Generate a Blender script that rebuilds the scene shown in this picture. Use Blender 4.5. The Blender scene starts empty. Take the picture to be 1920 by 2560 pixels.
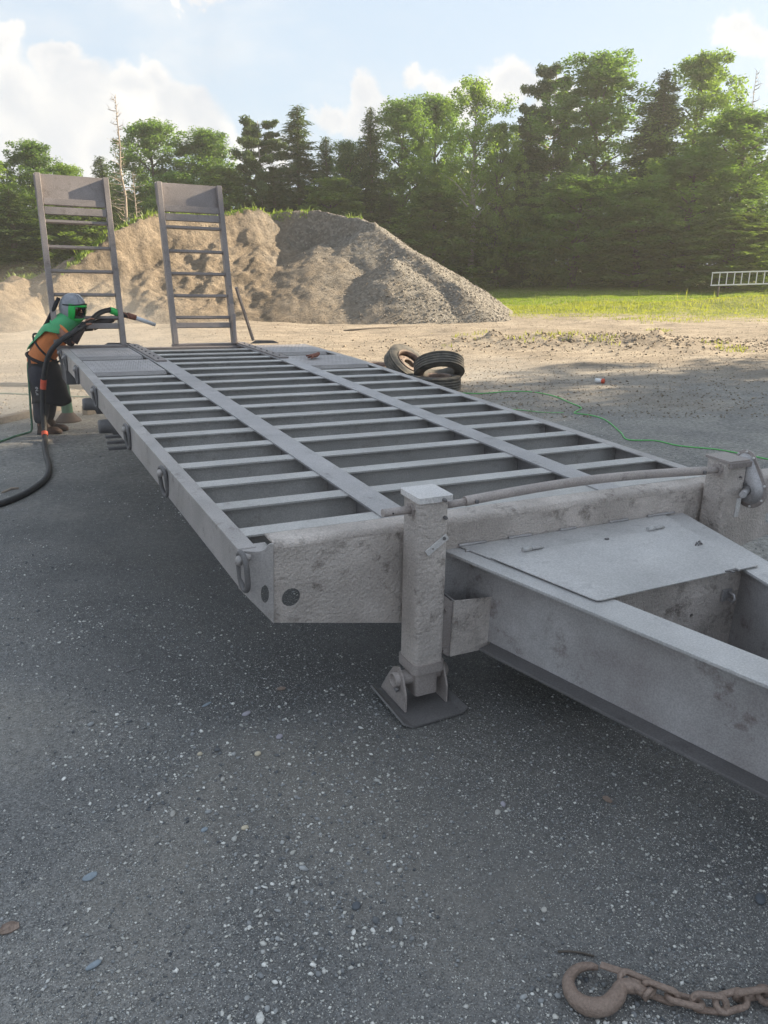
import bpy, bmesh, math, random
import numpy as np
from mathutils import Vector, Matrix, Euler, noise as mnoise
from mathutils.geometry import tessellate_polygon
R = math.radians
random.seed(7)
rng = np.random.default_rng(7)
sc = bpy.context.scene
C = sc.collection
# ------------------------------------------------------------------ camera
CAM_LOC = (-0.7352, -2.6018, 1.7093)
PITCH, YAW, ROLL = 0.30799, 0.486263, R(0.3)
camd = bpy.data.cameras.new('camera')
camd.sensor_fit = 'VERTICAL'; camd.sensor_height = 24.0
camd.lens = 24.0 * 1964.74 / 2560
camd.clip_start = 0.05; camd.clip_end = 2500
cam = bpy.data.objects.new('camera', camd); C.objects.link(cam)
fw = Vector((math.sin(YAW) * math.cos(PITCH), math.cos(YAW) * math.cos(PITCH), -math.sin(PITCH)))
rt = Vector((math.cos(YAW), -math.sin(YAW), 0)); up = rt.cross(fw)
rt2 = rt * math.cos(ROLL) + up * math.sin(ROLL); up2 = -rt * math.sin(ROLL) + up * math.cos(ROLL)
cm = Matrix((rt2, up2, -fw)).transposed().to_4x4(); cm.translation = Vector(CAM_LOC)
cam.matrix_world = cm
sc.camera = cam
FWD = Vector((math.sin(YAW), math.cos(YAW), 0)); SIDE = Vector((math.cos(YAW), -math.sin(YAW), 0))
# ------------------------------------------------------------------ light, sky, exposure
SUN_AZ, SUN_EL = R(94), R(24)          # azimuth clockwise from +Y
sun = bpy.data.lights.new('sun', 'SUN'); sun.energy = 3.6; sun.angle = R(0.6); sun.color = (1.0, 0.85, 0.62)
suno = bpy.data.objects.new('sun', sun); C.objects.link(suno)
sd = Vector((math.sin(SUN_AZ) * math.cos(SUN_EL), math.cos(SUN_AZ) * math.cos(SUN_EL), math.sin(SUN_EL)))
suno.rotation_euler = sd.to_track_quat('Z', 'Y').to_euler(); suno.location = (0, 0, 30)
sc.view_settings.view_transform = 'Standard'; sc.view_settings.look = 'None'
sc.view_settings.gamma = 1; sc.view_settings.use_curve_mapping = False
sc.view_settings.exposure = 2.12
sc.cycles.max_bounces = 6; sc.cycles.diffuse_bounces = 4; sc.cycles.transparent_max_bounces = 8
sc.cycles.transmission_bounces = 4; sc.cycles.volume_bounces = 1
sc.cycles.use_denoising = True; sc.cycles.denoising_input_passes = 'RGB_ALBEDO_NORMAL'; sc.cycles.denoising_prefilter = 'ACCURATE'
sc.cycles.sample_clamp_indirect = 6

def puff_dir(az, el):
    a = YAW + R(az); e = R(el)
    return (math.sin(a) * math.cos(e), math.cos(a) * math.cos(e), math.sin(e))

def build_world():
    w = bpy.data.worlds.new('World'); sc.world = w; w.use_nodes = True
    nt = w.node_tree; N = nt.nodes; L = nt.links
    for n in list(N): N.remove(n)
    out = N.new('ShaderNodeOutputWorld'); bg = N.new('ShaderNodeBackground')
    sky = N.new('ShaderNodeTexSky'); sky.sky_type = 'NISHITA'; sky.sun_disc = False
    sky.sun_elevation = SUN_EL; sky.sun_rotation = SUN_AZ; sky.air_density = 1.2; sky.dust_density = 3.0; sky.ozone_density = 1.2
    tc = N.new('ShaderNodeTexCoord')
    def math_(op, a, b=None, c=None, clamp=False):
        n = N.new('ShaderNodeMath'); n.operation = op; n.use_clamp = clamp
        for i, v in enumerate((a, b, c)):
            if v is None: continue
            if isinstance(v, (int, float)): n.inputs[i].default_value = v
            else: L.new(v, n.inputs[i])
        return n.outputs[0]
    d0 = tc.outputs['Generated']
    n1 = N.new('ShaderNodeTexNoise'); n1.inputs['Scale'].default_value = 9; n1.inputs['Detail'].default_value = 7; n1.inputs['Roughness'].default_value = .58
    L.new(d0, n1.inputs['Vector'])
    vs = N.new('ShaderNodeVectorMath'); vs.operation = 'SUBTRACT'; L.new(n1.outputs['Color'], vs.inputs[0]); vs.inputs[1].default_value = (.5, .5, .5)
    vm = N.new('ShaderNodeVectorMath'); vm.operation = 'SCALE'; L.new(vs.outputs[0], vm.inputs[0]); vm.inputs['Scale'].default_value = .12
    va = N.new('ShaderNodeVectorMath'); va.operation = 'ADD'; L.new(d0, va.inputs[0]); L.new(vm.outputs[0], va.inputs[1])
    P = va.outputs[0]
    # cumulus heads: direction (degrees right of the view axis, degrees up) and radius in degrees
    heads = PUFFS
    acc = None
    for az, el, r in heads:
        dn = N.new('ShaderNodeVectorMath'); dn.operation = 'DISTANCE'
        L.new(P, dn.inputs[0]); dn.inputs[1].default_value = puff_dir(az, el)
        v = math_('DIVIDE', dn.outputs['Value'], R(r))
        acc = v if acc is None else math_('SMOOTH_MIN', acc, v, .25)
    edge = math_('SUBTRACT', 1.0, acc)
    mr = N.new('ShaderNodeMapRange'); mr.interpolation_type = 'SMOOTHSTEP'; mr.inputs['From Min'].default_value = -.10; mr.inputs['From Max'].default_value = .38
    L.new(edge, mr.inputs['Value'])
    # loose high cloud everywhere, the same all round the sky
    mp = N.new('ShaderNodeMapping'); mp.inputs['Scale'].default_value = (1.0, 1.0, 2.6); L.new(d0, mp.inputs['Vector'])
    n2 = N.new('ShaderNodeTexNoise'); n2.inputs['Scale'].default_value = 2.3; n2.inputs['Detail'].default_value = 8; n2.inputs['Roughness'].default_value = .6
    L.new(mp.outputs[0], n2.inputs['Vector'])
    mr2 = N.new('ShaderNodeMapRange'); mr2.interpolation_type = 'SMOOTHSTEP'; mr2.inputs['From Min'].default_value = .43; mr2.inputs['From Max'].default_value = .78
    mr2.inputs['To Max'].default_value = .75
    L.new(n2.outputs['Fac'], mr2.inputs['Value'])
    mask = math_('MAXIMUM', mr.outputs[0], mr2.outputs[0], clamp=True)
    # cloud shade: relief from noise, cooler where dense
    n3 = N.new('ShaderNodeTexNoise'); n3.inputs['Scale'].default_value = 13; n3.inputs['Detail'].default_value = 5
    L.new(P, n3.inputs['Vector'])
    cr = N.new('ShaderNodeValToRGB'); cr.color_ramp.elements[0].position = .3; cr.color_ramp.elements[1].position = .62
    cr.color_ramp.elements[0].color = (2.05, 2.16, 2.32, 1); cr.color_ramp.elements[1].color = (2.85, 2.80, 2.72, 1)
    L.new(n3.outputs['Fac'], cr.inputs['Fac'])
    # thin milky veil over the blue
    veil = N.new('ShaderNodeMix'); veil.data_type = 'RGBA'; veil.inputs[0].default_value = .92
    L.new(sky.outputs[0], veil.inputs[6]); veil.inputs[7].default_value = (1.72, 2.06, 2.45, 1)
    mx = N.new('ShaderNodeMix'); mx.data_type = 'RGBA'; L.new(mask, mx.inputs[0]); L.new(veil.outputs[2], mx.inputs[6])
    core = N.new('ShaderNodeMapRange'); core.interpolation_type = 'SMOOTHSTEP'; core.inputs['From Min'].default_value = .25; core.inputs['From Max'].default_value = .95; core.inputs['To Max'].default_value = .65; L.new(edge, core.inputs['Value'])
    cm2 = N.new('ShaderNodeMix'); cm2.data_type = 'RGBA'; L.new(core.outputs[0], cm2.inputs[0]); L.new(cr.outputs[0], cm2.inputs[6]); cm2.inputs[7].default_value = (2.02, 2.12, 2.28, 1); L.new(cm2.outputs[2], mx.inputs[7])
    L.new(mx.outputs[2], bg.inputs['Color']); bg.inputs['Strength'].default_value = .085
    L.new(bg.outputs[0], out.inputs['Surface'])
    w.cycles.sampling_method = 'MANUAL'; w.cycles.sample_map_resolution = 512
def pz(x, y, r):      # measured angles of one cloud head
    X = (x * 1.15736 - 960) / 1964.7; Y = (1280 - y * 1.15736) / 1964.7
    v = fw + rt * X + up * Y; v.normalize()
    az = math.degrees(math.atan2(v.dot(SIDE), v.dot(FWD))); el = math.degrees(math.asin(v.z))
    return (az, el, math.degrees(r * 1.15736 / 1964.7) * .92)
PUFFS = [pz(*p) for p in ((0,210,85),(60,235,95),(20,330,120),(-60,250,130),(135,140,35),(160,175,50),(200,245,95),(275,190,55),(320,175,45),(345,235,80),
    (405,245,75),(455,265,62),(120,300,115),(250,330,105),(480,295,50),(520,335,45),(400,190,26),(30,120,40),(590,370,60),
    (760,190,38),(770,245,55),(705,255,34),(855,125,22),(878,170,34),(930,195,45),(820,265,55),(1085,205,50),(1000,230,60),
    (1565,60,45),(1600,110,50),(1180,230,60),(1700,180,80),(400,12,26),(470,6,30))]
build_world()
# ------------------------------------------------------------------ material helpers
def mat_new(name):
    m = bpy.data.materials.new(name); m.use_nodes = True
    nt = m.node_tree; N = nt.nodes; L = nt.links
    return m, N, L, N['Principled BSDF']
def ramp(N, L, fac, stops, interp='LINEAR'):
    n = N.new('ShaderNodeValToRGB'); n.color_ramp.interpolation = interp
    e = n.color_ramp.elements
    e[0].position, e[0].color = stops[0][0], (*stops[0][1], 1)
    e[1].position, e[1].color = stops[-1][0], (*stops[-1][1], 1)
    for p, c in stops[1:-1]:
        k = e.new(p); k.color = (*c, 1)
    L.new(fac, n.inputs[0]); return n.outputs[0]
def noise(N, L, vec, scale, detail=4, rough=.55, out='Fac', dist=0):
    n = N.new('ShaderNodeTexNoise'); n.inputs['Scale'].default_value = scale; n.inputs['Detail'].default_value = detail
    n.inputs['Roughness'].default_value = rough; n.inputs['Distortion'].default_value = dist
    L.new(vec, n.inputs['Vector']); return n.outputs[out]
def mixc(N, L, fac, a, b, mode='MIX'):
    n = N.new('ShaderNodeMix'); n.data_type = 'RGBA'; n.blend_type = mode
    for i, v in ((0, fac), (6, a), (7, b)):
        if isinstance(v, (int, float)): n.inputs[i].default_value = v
        elif isinstance(v, tuple): n.inputs[i].default_value = (*v, 1)
        else: L.new(v, n.inputs[i])
    return n.outputs[2]
def mapr(N, L, v, a, b, c=0, d=1):
    n = N.new('ShaderNodeMapRange'); n.inputs[1].default_value = a; n.inputs[2].default_value = b; n.inputs[3].default_value = c; n.inputs[4].default_value = d
    L.new(v, n.inputs[0]); return n.outputs[0]
def bump(N, L, h, strength, dist, bsdf, normal=None):
    n = N.new('ShaderNodeBump'); n.inputs['Strength'].default_value = strength; n.inputs['Distance'].default_value = dist
    L.new(h, n.inputs['Height'])
    if normal is not None: L.new(normal, n.inputs['Normal'])
    L.new(n.outputs[0], bsdf.inputs['Normal']); return n.outputs[0]
def objvec(N, L, rand=True):
    tc = N.new('ShaderNodeTexCoord'); v = tc.outputs['Object']
    if rand:
        oi = N.new('ShaderNodeObjectInfo'); a = N.new('ShaderNodeVectorMath'); a.operation = 'MULTIPLY_ADD'
        cb = N.new('ShaderNodeCombineXYZ')
        for i in range(3): L.new(oi.outputs['Random'], cb.inputs[i])
        L.new(cb.outputs[0], a.inputs[0]); a.inputs[1].default_value = (37, 17, 53); L.new(v, a.inputs[2]); v = a.outputs[0]
    return v

def steel(name, light=(.34, .325, .33), dark=(.10, .09, .09), stain=.5, pit=.25, rust=.15, rough=.55, metal=.25):
    m, N, L, b = mat_new(name)
    v = objvec(N, L)
    base = ramp(N, L, noise(N, L, v, 3.2, 6, .6), [(.3, tuple(c * .82 for c in light)), (.7, tuple(min(1, c * 1.12) for c in light))])
    soft = mapr(N, L, noise(N, L, v, 3.7, 3, .5), .42 + .12 * (1 - stain), .68 + .08 * (1 - stain), 0, .34 * stain)
    crisp = mapr(N, L, noise(N, L, v, 12, 10, .72), .495 + .08 * (1 - stain), .66 + .10 * (1 - stain), 0, .80)
    ms = mapr(N, L, noise(N, L, v, 2.9, 4, .55), .42, .54); mu = N.new('ShaderNodeMath'); mu.operation = 'MULTIPLY'; L.new(crisp, mu.inputs[0]); L.new(ms, mu.inputs[1])
    mxn = N.new('ShaderNodeMath'); mxn.operation = 'MAXIMUM'; L.new(mu.outputs[0], mxn.inputs[0]); L.new(soft, mxn.inputs[1]); st = mxn.outputs[0]
    col = mixc(N, L, st, base, dark)
    rs = mapr(N, L, noise(N, L, v, 2.3, 6, .7), .60, .75, 0, rust)
    col = mixc(N, L, rs, col, (.21, .13, .09))
    sp = mapr(N, L, noise(N, L, v, 160, 2, .5), .35, .68, .86, 1.12)
    col = mixc(N, L, 1.0, col, sp, 'MULTIPLY')
    L.new(col, b.inputs['Base Color'])
    rr = mapr(N, L, st, 0, 1, rough, rough + .2); L.new(rr, b.inputs['Roughness']); b.inputs['Metallic'].default_value = metal
    n1 = noise(N, L, v, 420, 2, .6); n2 = noise(N, L, v, 75, 3, .6)
    hh = N.new('ShaderNodeMath'); hh.operation = 'MULTIPLY_ADD'; L.new(n2, hh.inputs[0]); hh.inputs[1].default_value = pit * 5; L.new(n1, hh.inputs[2])
    bump(N, L, hh.outputs[0], .4 + .5 * min(1, pit), .003 + .003 * pit, b)
    return m
def plain(name, col, rough=.6, metal=0, var=.15, scale=30, bmp=.2, dist=.001):
    m, N, L, b = mat_new(name)
    v = objvec(N, L); n = noise(N, L, v, scale, 5, .6)
    L.new(ramp(N, L, n, [(.3, tuple(c * (1 - var) for c in col)), (.7, tuple(min(1, c * (1 + var)) for c in col))]), b.inputs['Base Color'])
    b.inputs['Roughness'].default_value = rough; b.inputs['Metallic'].default_value = metal
    bump(N, L, n, bmp, dist, b); return m
M = {}
M['flange'] = steel('blasted_steel', (.42, .40, .405), dark=(.20,.18,.17), stain=.25, pit=.05, rust=.12, metal=.5, rough=.42)
M['member'] = steel('blasted_member_steel', (.47, .45, .435), dark=(.22,.185,.16), stain=.3, pit=.05, rust=.25, metal=.08, rough=.42)
M['side'] = steel('blasted_side_rail_steel', (.42, .39, .38), dark=(.17,.145,.13), stain=.45, pit=.15, rust=.2, metal=.3, rough=.5)
M['pitted'] = steel('pitted_steel', (.64, .57, .53), dark=(.15,.12,.10), stain=1.0, pit=.8, rust=.12, metal=.1, rough=.65)
M['beam'] = steel('mottled_beam_steel', (.47, .45, .45), dark=(.16, .115, .105), stain=1.0, pit=.12, rust=.2, metal=.25)
M['lid'] = steel('pale_plate_steel', (.50, .485, .48), dark=(.3, .29, .3), stain=.25, pit=.05, rust=.05, metal=.2, rough=.6)
M['darksteel'] = steel('dark_steel', (.18, .17, .17), stain=.3, pit=.2, rust=.15)
M['ramp'] = steel('ramp_steel', (.27, .235, .225), dark=(.13, .105, .095), stain=.6, pit=.2, rust=.35, metal=.1)
M['cap'] = steel('jack_cap_steel', (.66, .63, .62), dark=(.4, .36, .34), stain=.2, pit=.1, rust=.1, metal=.1)
M['rustchain'] = steel('rusty_chain_steel', (.34, .255, .21), dark=(.12, .075, .055), stain=.8, pit=.5, rust=.6, metal=.35, rough=.5)
M['pipe'] = steel('shaft_steel', (.40, .35, .33), stain=.4, pit=.15, rust=.2, metal=.3)
M['black'] = plain('black_fabric', (.022, .021, .024), .85)
M['apron'] = plain('dark_apron_leather', (.028, .024, .026), .75, scale=8)
M['trousers'] = plain('charcoal_trousers', (.045, .043, .055), .9, scale=14, bmp=.5, dist=.01)
M['orange'] = plain('orange_shirt_cotton', (.66, .22, .075), .85, scale=9, bmp=.6, dist=.015)
M['cape'] = plain('green_cape_nylon', (.07, .36, .15), .6, scale=8, bmp=.6, dist=.015)
M['green'] = plain('green_plastic', (.03, .46, .09), .4, var=.05)
M['shell'] = plain('grey_helmet_shell', (.26, .27, .30), .35, var=.25, scale=12)
M['skin'] = plain('tanned_skin', (.27, .13, .085), .6, var=.1)
M['sleeve'] = plain('dark_undersleeve', (.05, .038, .036), .85, scale=20)
M['boot'] = plain('brown_boot_leather', (.075, .045, .035), .7)
M['hose'] = plain('black_rubber_hose', (.035, .033, .034), .6, var=.3)
M['greenhose'] = plain('green_air_hose', (.06, .17, .10), .5)
M['cord'] = plain('bright_green_cord', (.14, .50, .14), .5, var=.1)
M['cordpale'] = plain('faded_cord', (.25, .45, .22), .6, var=.3)
M['red'] = plain('orange_red_tape', (.62, .10, .05), .6)
M['nozzle'] = plain('white_nozzle_tube', (.62, .64, .68), .35, .2, var=.05)
M['white'] = plain('white_aluminium', (.74, .74, .74), .45, var=.06)
M['rim'] = plain('rusty_wheel_rim', (.20, .145, .12), .75, var=.45, scale=12)
M['wood'] = plain('weathered_timber', (.24, .19, .145), .85, var=.3)
M['lettering'] = plain('pale_print', (.62, .60, .60), .7, var=.05)
M['redcloth'] = plain('brown_red_glove_leather', (.20, .085, .06), .85, var=.4)
m, N, L, b = mat_new('clear_visor'); b.inputs['Base Color'].default_value = (.9, .9, .88, 1); b.inputs['Roughness'].default_value = .08
b.inputs['Transmission Weight'].default_value = 1; b.inputs['IOR'].default_value = 1.12; M['visor'] = m
# tyre rubber
m, N, L, b = mat_new('tyre_rubber'); v = objvec(N, L)
dust = mapr(N, L, noise(N, L, v, 9, 6, .65), .35, .7)
L.new(mixc(N, L, dust, (.06, .057, .055), (.17, .15, .125)), b.inputs['Base Color']); b.inputs['Roughness'].default_value = .85
bump(N, L, noise(N, L, v, 60, 4), .3, .003, b); M['tyre'] = m
# checker plate
m, N, L, b = mat_new('checker_plate_steel'); v = objvec(N, L, False)
w1 = N.new('ShaderNodeTexWave'); w1.wave_type = 'BANDS'; w1.bands_direction = 'X'; w1.inputs['Scale'].default_value = 7; w1.inputs['Distortion'].default_value = .3
L.new(v, w1.inputs['Vector'])
L.new(ramp(N, L, noise(N, L, v, 6, 6, .6), [(.3, (.34, .315, .31)), (.7, (.46, .43, .43))]), b.inputs['Base Color']); b.inputs['Roughness'].default_value = .6; b.inputs['Metallic'].default_value = .15
bump(N, L, w1.outputs['Fac'], .3, .004, b); M['checker'] = m

def foliage(name, c0, c1, trans=.35, obj_var=.25):
    m = bpy.data.materials.new(name); m.use_nodes = True; N = m.node_tree.nodes; L = m.node_tree.links
    for n in list(N): N.remove(n)
    out = N.new('ShaderNodeOutputMaterial'); g = N.new('ShaderNodeNewGeometry'); oi = N.new('ShaderNodeObjectInfo')
    tc = N.new('ShaderNodeTexCoord')
    nz = noise(N, L, tc.outputs['Object'], .9, 3)
    f = N.new('ShaderNodeMath'); f.operation = 'MULTIPLY_ADD'; L.new(g.outputs['Random Per Island'], f.inputs[0]); f.inputs[1].default_value = .5; L.new(nz, f.inputs[2])
    f2 = N.new('ShaderNodeMath'); f2.operation = 'MULTIPLY_ADD'; L.new(oi.outputs['Random'], f2.inputs[0]); f2.inputs[1].default_value = obj_var; L.new(f.outputs[0], f2.inputs[2])
    col = ramp(N, L, f2.outputs[0], [(.35, c0), (1.1 if False else .98, c1)])
    d = N.new('ShaderNodeBsdfDiffuse'); t = N.new('ShaderNodeBsdfTranslucent'); gl = N.new('ShaderNodeBsdfGlossy'); gl.inputs['Roughness'].default_value = .5
    L.new(col, d.inputs[0]); tm = mixc(N, L, 1, col, (1.5, 1.55, .65), 'MULTIPLY'); L.new(tm, t.inputs[0]); gl.inputs[0].default_value = (.5, .5, .5, 1)
    m1 = N.new('ShaderNodeMixShader'); m1.inputs[0].default_value = trans; L.new(d.outputs[0], m1.inputs[1]); L.new(t.outputs[0], m1.inputs[2])
    m2 = N.new('ShaderNodeMixShader'); m2.inputs[0].default_value = .04; L.new(m1.outputs[0], m2.inputs[1]); L.new(gl.outputs[0], m2.inputs[2])
    L.new(m2.outputs[0], out.inputs[0]); return m
M['leaf'] = foliage('broadleaf_foliage', (.035, .080, .024), (.125, .205, .055), .5, .45)
M['leafy'] = foliage('yellow_green_foliage', (.06, .115, .025), (.18, .265, .06), .5)
M['needle'] = foliage('dark_needle_foliage', (.030, .058, .022), (.075, .11, .035), .3)
M['pineneedle'] = foliage('pine_foliage', (.04, .07, .03), (.09, .13, .05), .3)
M['shadefol'] = foliage('undergrowth_foliage', (.05, .095, .025), (.14, .20, .045), .5)
M['shadegrass'] = foliage('shade_tinted_grass_blades', (.06, .12, .015), (.16, .22, .035), .45)  # deeper green: somewhat lusher grass, mostly tree shade painted into the blade colour
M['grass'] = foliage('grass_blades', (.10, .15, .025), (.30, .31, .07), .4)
M['weed'] = foliage('weed_leaves', (.10, .17, .04), (.22, .28, .08), .45)
M['bark'] = plain('grey_brown_bark', (.11, .09, .075), .9, var=.3, scale=4)
M['palebark'] = plain('pale_bark', (.36, .33, .30), .9, var=.25, scale=3)
M['deadbark'] = plain('bleached_dead_wood', (.33, .27, .22), .9, var=.25, scale=3)

# ground
def ground_mat():
    m, N, L, b = mat_new('yard_ground')
    tc = N.new('ShaderNodeTexCoord'); v = tc.outputs['Object']
    sep = N.new('ShaderNodeSeparateXYZ'); L.new(v, sep.inputs[0])
    # distance along the yard, wobbling
    dd = N.new('ShaderNodeVectorMath'); dd.operation = 'DOT_PRODUCT'; L.new(v, dd.inputs[0]); dd.inputs[1].default_value = (.30, .954, 0)
    wob = noise(N, L, v, .16, 5, .6); wob2 = noise(N, L, v, 1.1, 5, .65)
    a = N.new('ShaderNodeMath'); a.operation = 'MULTIPLY_ADD'; L.new(wob, a.inputs[0]); a.inputs[1].default_value = 12; L.new(dd.outputs['Value'], a.inputs[2])
    a2 = N.new('ShaderNodeMath'); a2.operation = 'MULTIPLY_ADD'; L.new(wob2, a2.inputs[0]); a2.inputs[1].default_value = 3; L.new(a.outputs[0], a2.inputs[2])
    tan = mapr(N, L, a2.outputs[0], 13.5, 18.5)
    # near: dark millings
    nb = noise(N, L, v, .8, 6, .6); nf = noise(N, L, v, 38, 4, .7); nff = noise(N, L, v, 170, 3, .65)
    near = ramp(N, L, nb, [(.3, (.15, .149, .150)), (.5, (.225, .22, .215)), (.72, (.31, .29, .262))])
    near = mixc(N, L, 1, near, mapr(N, L, nf, .3, .7, .72, 1.3), 'MULTIPLY')
    near = mixc(N, L, 1, near, mapr(N, L, nff, .3, .7, .45, 1.7), 'MULTIPLY')
    dusty = mapr(N, L, noise(N, L, v, .55, 7, .68), .50, .66, 0, .55); near = mixc(N, L, dusty, near, (.30, .275, .24))
    # darker ground colour round and under the trailer, with a noisy edge
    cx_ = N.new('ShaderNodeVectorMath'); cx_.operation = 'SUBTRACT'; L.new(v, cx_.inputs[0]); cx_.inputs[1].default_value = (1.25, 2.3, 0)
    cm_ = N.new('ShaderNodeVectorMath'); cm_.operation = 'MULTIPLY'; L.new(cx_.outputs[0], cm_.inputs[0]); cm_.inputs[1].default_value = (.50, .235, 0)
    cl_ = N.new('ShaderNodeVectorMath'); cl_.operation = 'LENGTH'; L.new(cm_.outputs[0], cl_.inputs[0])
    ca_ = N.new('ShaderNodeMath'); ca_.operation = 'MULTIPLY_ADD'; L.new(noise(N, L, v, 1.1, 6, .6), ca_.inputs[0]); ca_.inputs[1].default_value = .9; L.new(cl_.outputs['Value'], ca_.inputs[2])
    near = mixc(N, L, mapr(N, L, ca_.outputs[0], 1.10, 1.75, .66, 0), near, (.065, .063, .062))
    vo = N.new('ShaderNodeTexVoronoi'); vo.inputs['Scale'].default_value = 190; L.new(v, vo.inputs['Vector'])
    vs = N.new('ShaderNodeSeparateColor'); L.new(vo.outputs['Color'], vs.inputs[0])
    isl = mapr(N, L, vs.outputs[0], .70, .74); inn = mapr(N, L, vo.outputs['Distance'], .42, .25)
    sm = N.new('ShaderNodeMath'); sm.operation = 'MULTIPLY'; L.new(isl, sm.inputs[0]); L.new(inn, sm.inputs[1])
    stone = ramp(N, L, vs.outputs[1], [(.1, (.22, .23, .24)), (.5, (.38, .38, .37)), (.9, (.55, .51, .46))])
    near = mixc(N, L, sm.outputs[0], near, stone)
    # tan packed dirt
    n3 = noise(N, L, v, .7, 7, .65); n4 = noise(N, L, v, 9, 6, .7); n5 = noise(N, L, v, 60, 3, .6)
    mpg = N.new('ShaderNodeMapping'); mpg.inputs['Rotation'].default_value = (0, 0, -.35); mpg.inputs['Scale'].default_value = (.35, 2.2, 1); L.new(v, mpg.inputs['Vector'])
    trk = noise(N, L, mpg.outputs[0], 1.3, 6, .6)
    dirt = ramp(N, L, n3, [(.3, (.22, .18, .14)), (.55, (.32, .265, .205)), (.75, (.38, .32, .25))])
    dirt = mixc(N, L, 1, dirt, mapr(N, L, n4, .3, .7, .75, 1.25), 'MULTIPLY'); dirt = mixc(N, L, 1, dirt, mapr(N, L, n5, .3, .7, .8, 1.2), 'MULTIPLY')
    dirt = mixc(N, L, 1, dirt, mapr(N, L, trk, .3, .7, .72, 1.22), 'MULTIPLY')
    # the grey gravelled strip between the two, further out on the right
    gr = ramp(N, L, noise(N, L, v, 1.5, 7, .7), [(.3, (.20, .195, .19)), (.7, (.36, .34, .31))])
    gr = mixc(N, L, 1, gr, mapr(N, L, noise(N, L, v, 26, 4, .7), .3, .7, .6, 1.4), 'MULTIPLY')
    gm = mapr(N, L, a2.outputs[0], 8.5, 13.0)
    xr = N.new('ShaderNodeMath'); xr.operation = 'MULTIPLY_ADD'; L.new(wob2, xr.inputs[0]); xr.inputs[1].default_value = 2.5; L.new(sep.outputs[0], xr.inputs[2])
    gx = mapr(N, L, xr.outputs[0], 3.0, 4.6)
    gmm = N.new('ShaderNodeMath'); gmm.operation = 'MAXIMUM'; L.new(gm, gmm.inputs[0]); L.new(gx, gmm.inputs[1])
    col = mixc(N, L, gmm.outputs[0], near, gr)
    col = mixc(N, L, tan, col, dirt)
    # grass soil far right
    gd = N.new('ShaderNodeVectorMath'); gd.operation = 'DOT_PRODUCT'; L.new(v, gd.inputs[0]); gd.inputs[1].default_value = (.4673, .8841, 0)
    g2 = N.new('ShaderNodeMath'); g2.operation = 'MULTIPLY_ADD'; L.new(wob2, g2.inputs[0]); g2.inputs[1].default_value = 3.5; L.new(gd.outputs['Value'], g2.inputs[2])
    gmask = mapr(N, L, g2.outputs[0], 25.5, 27.5)
    soil = ramp(N, L, noise(N, L, v, 3, 5), [(.3, (.12, .15, .03)), (.7, (.25, .25, .07))])
    col = mixc(N, L, gmask, col, soil)
    L.new(col, b.inputs['Base Color']); b.inputs['Roughness'].default_value = .95; b.inputs['Specular IOR Level'].default_value = .25
    hs = N.new('ShaderNodeMath'); hs.operation = 'MULTIPLY_ADD'; L.new(nf, hs.inputs[0]); hs.inputs[1].default_value = 1.6; L.new(nff, hs.inputs[2])
    hs2 = N.new('ShaderNodeMath'); hs2.operation = 'ADD'; L.new(hs.outputs[0], hs2.inputs[0]); L.new(sm.outputs[0], hs2.inputs[1])
    n1 = bump(N, L, hs2.outputs[0], .8, .006, b)
    bump(N, L, n4, .5, .05, b, n1)
    return m
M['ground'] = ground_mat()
def pile_mat():
    m, N, L, b = mat_new('gravelly_pile_earth')
    tc = N.new('ShaderNodeTexCoord'); v = tc.outputs['Object']
    mp = N.new('ShaderNodeMapping'); mp.inputs['Scale'].default_value = (1, 1, 2.2); L.new(v, mp.inputs['Vector'])
    c = ramp(N, L, noise(N, L, mp.outputs[0], .55, 8, .65), [(.3, (.15, .118, .085)), (.5, (.24, .19, .14)), (.7, (.32, .26, .195))])
    c = mixc(N, L, 1, c, mapr(N, L, noise(N, L, v, 5, 6, .7), .3, .7, .65, 1.3), 'MULTIPLY')
    sep = N.new('ShaderNodeSeparateXYZ'); L.new(v, sep.inputs[0])
    g = N.new('ShaderNodeMath'); g.operation = 'MULTIPLY_ADD'; L.new(noise(N, L, v, .9, 6, .65), g.inputs[0]); g.inputs[1].default_value = 6; L.new(sep.outputs[0], g.inputs[2])
    grey = mapr(N, L, g.outputs[0], 3.2, 7.0)
    vo = N.new('ShaderNodeTexVoronoi'); vo.inputs['Scale'].default_value = 14; L.new(v, vo.inputs['Vector'])
    sc2 = N.new('ShaderNodeSeparateColor'); L.new(vo.outputs['Color'], sc2.inputs[0])
    gc = ramp(N, L, sc2.outputs[0], [(.1, (.17, .155, .135)), (.6, (.225, .205, .18)), (.95, (.30, .275, .245))])
    c = mixc(N, L, grey, c, gc)
    L.new(c, b.inputs['Base Color']); b.inputs['Roughness'].default_value = .95; b.inputs['Specular IOR Level'].default_value = .2
    bump(N, L, noise(N, L, v, 7, 8, .75), .9, .16, b); return m
M['pile'] = pile_mat()
def stone_mat(name, stops, rough=.8):
    m, N, L, b = mat_new(name); g = N.new('ShaderNodeNewGeometry')
    tc = N.new('ShaderNodeTexCoord')
    c = ramp(N, L, g.outputs['Random Per Island'], stops)
    c = mixc(N, L, 1, c, mapr(N, L, noise(N, L, tc.outputs['Object'], 90, 3), .3, .7, .8, 1.15), 'MULTIPLY')
    L.new(c, b.inputs['Base Color']); b.inputs['Roughness'].default_value = rough; return m
M['pebble'] = stone_mat('mixed_pebbles', [(0, (.09, .095, .105)), (.25, (.22, .225, .23)), (.5, (.36, .365, .37)), (.7, (.50, .48, .44)), (.88, (.64, .63, .60)), (1, (.78, .76, .72))])
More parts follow.
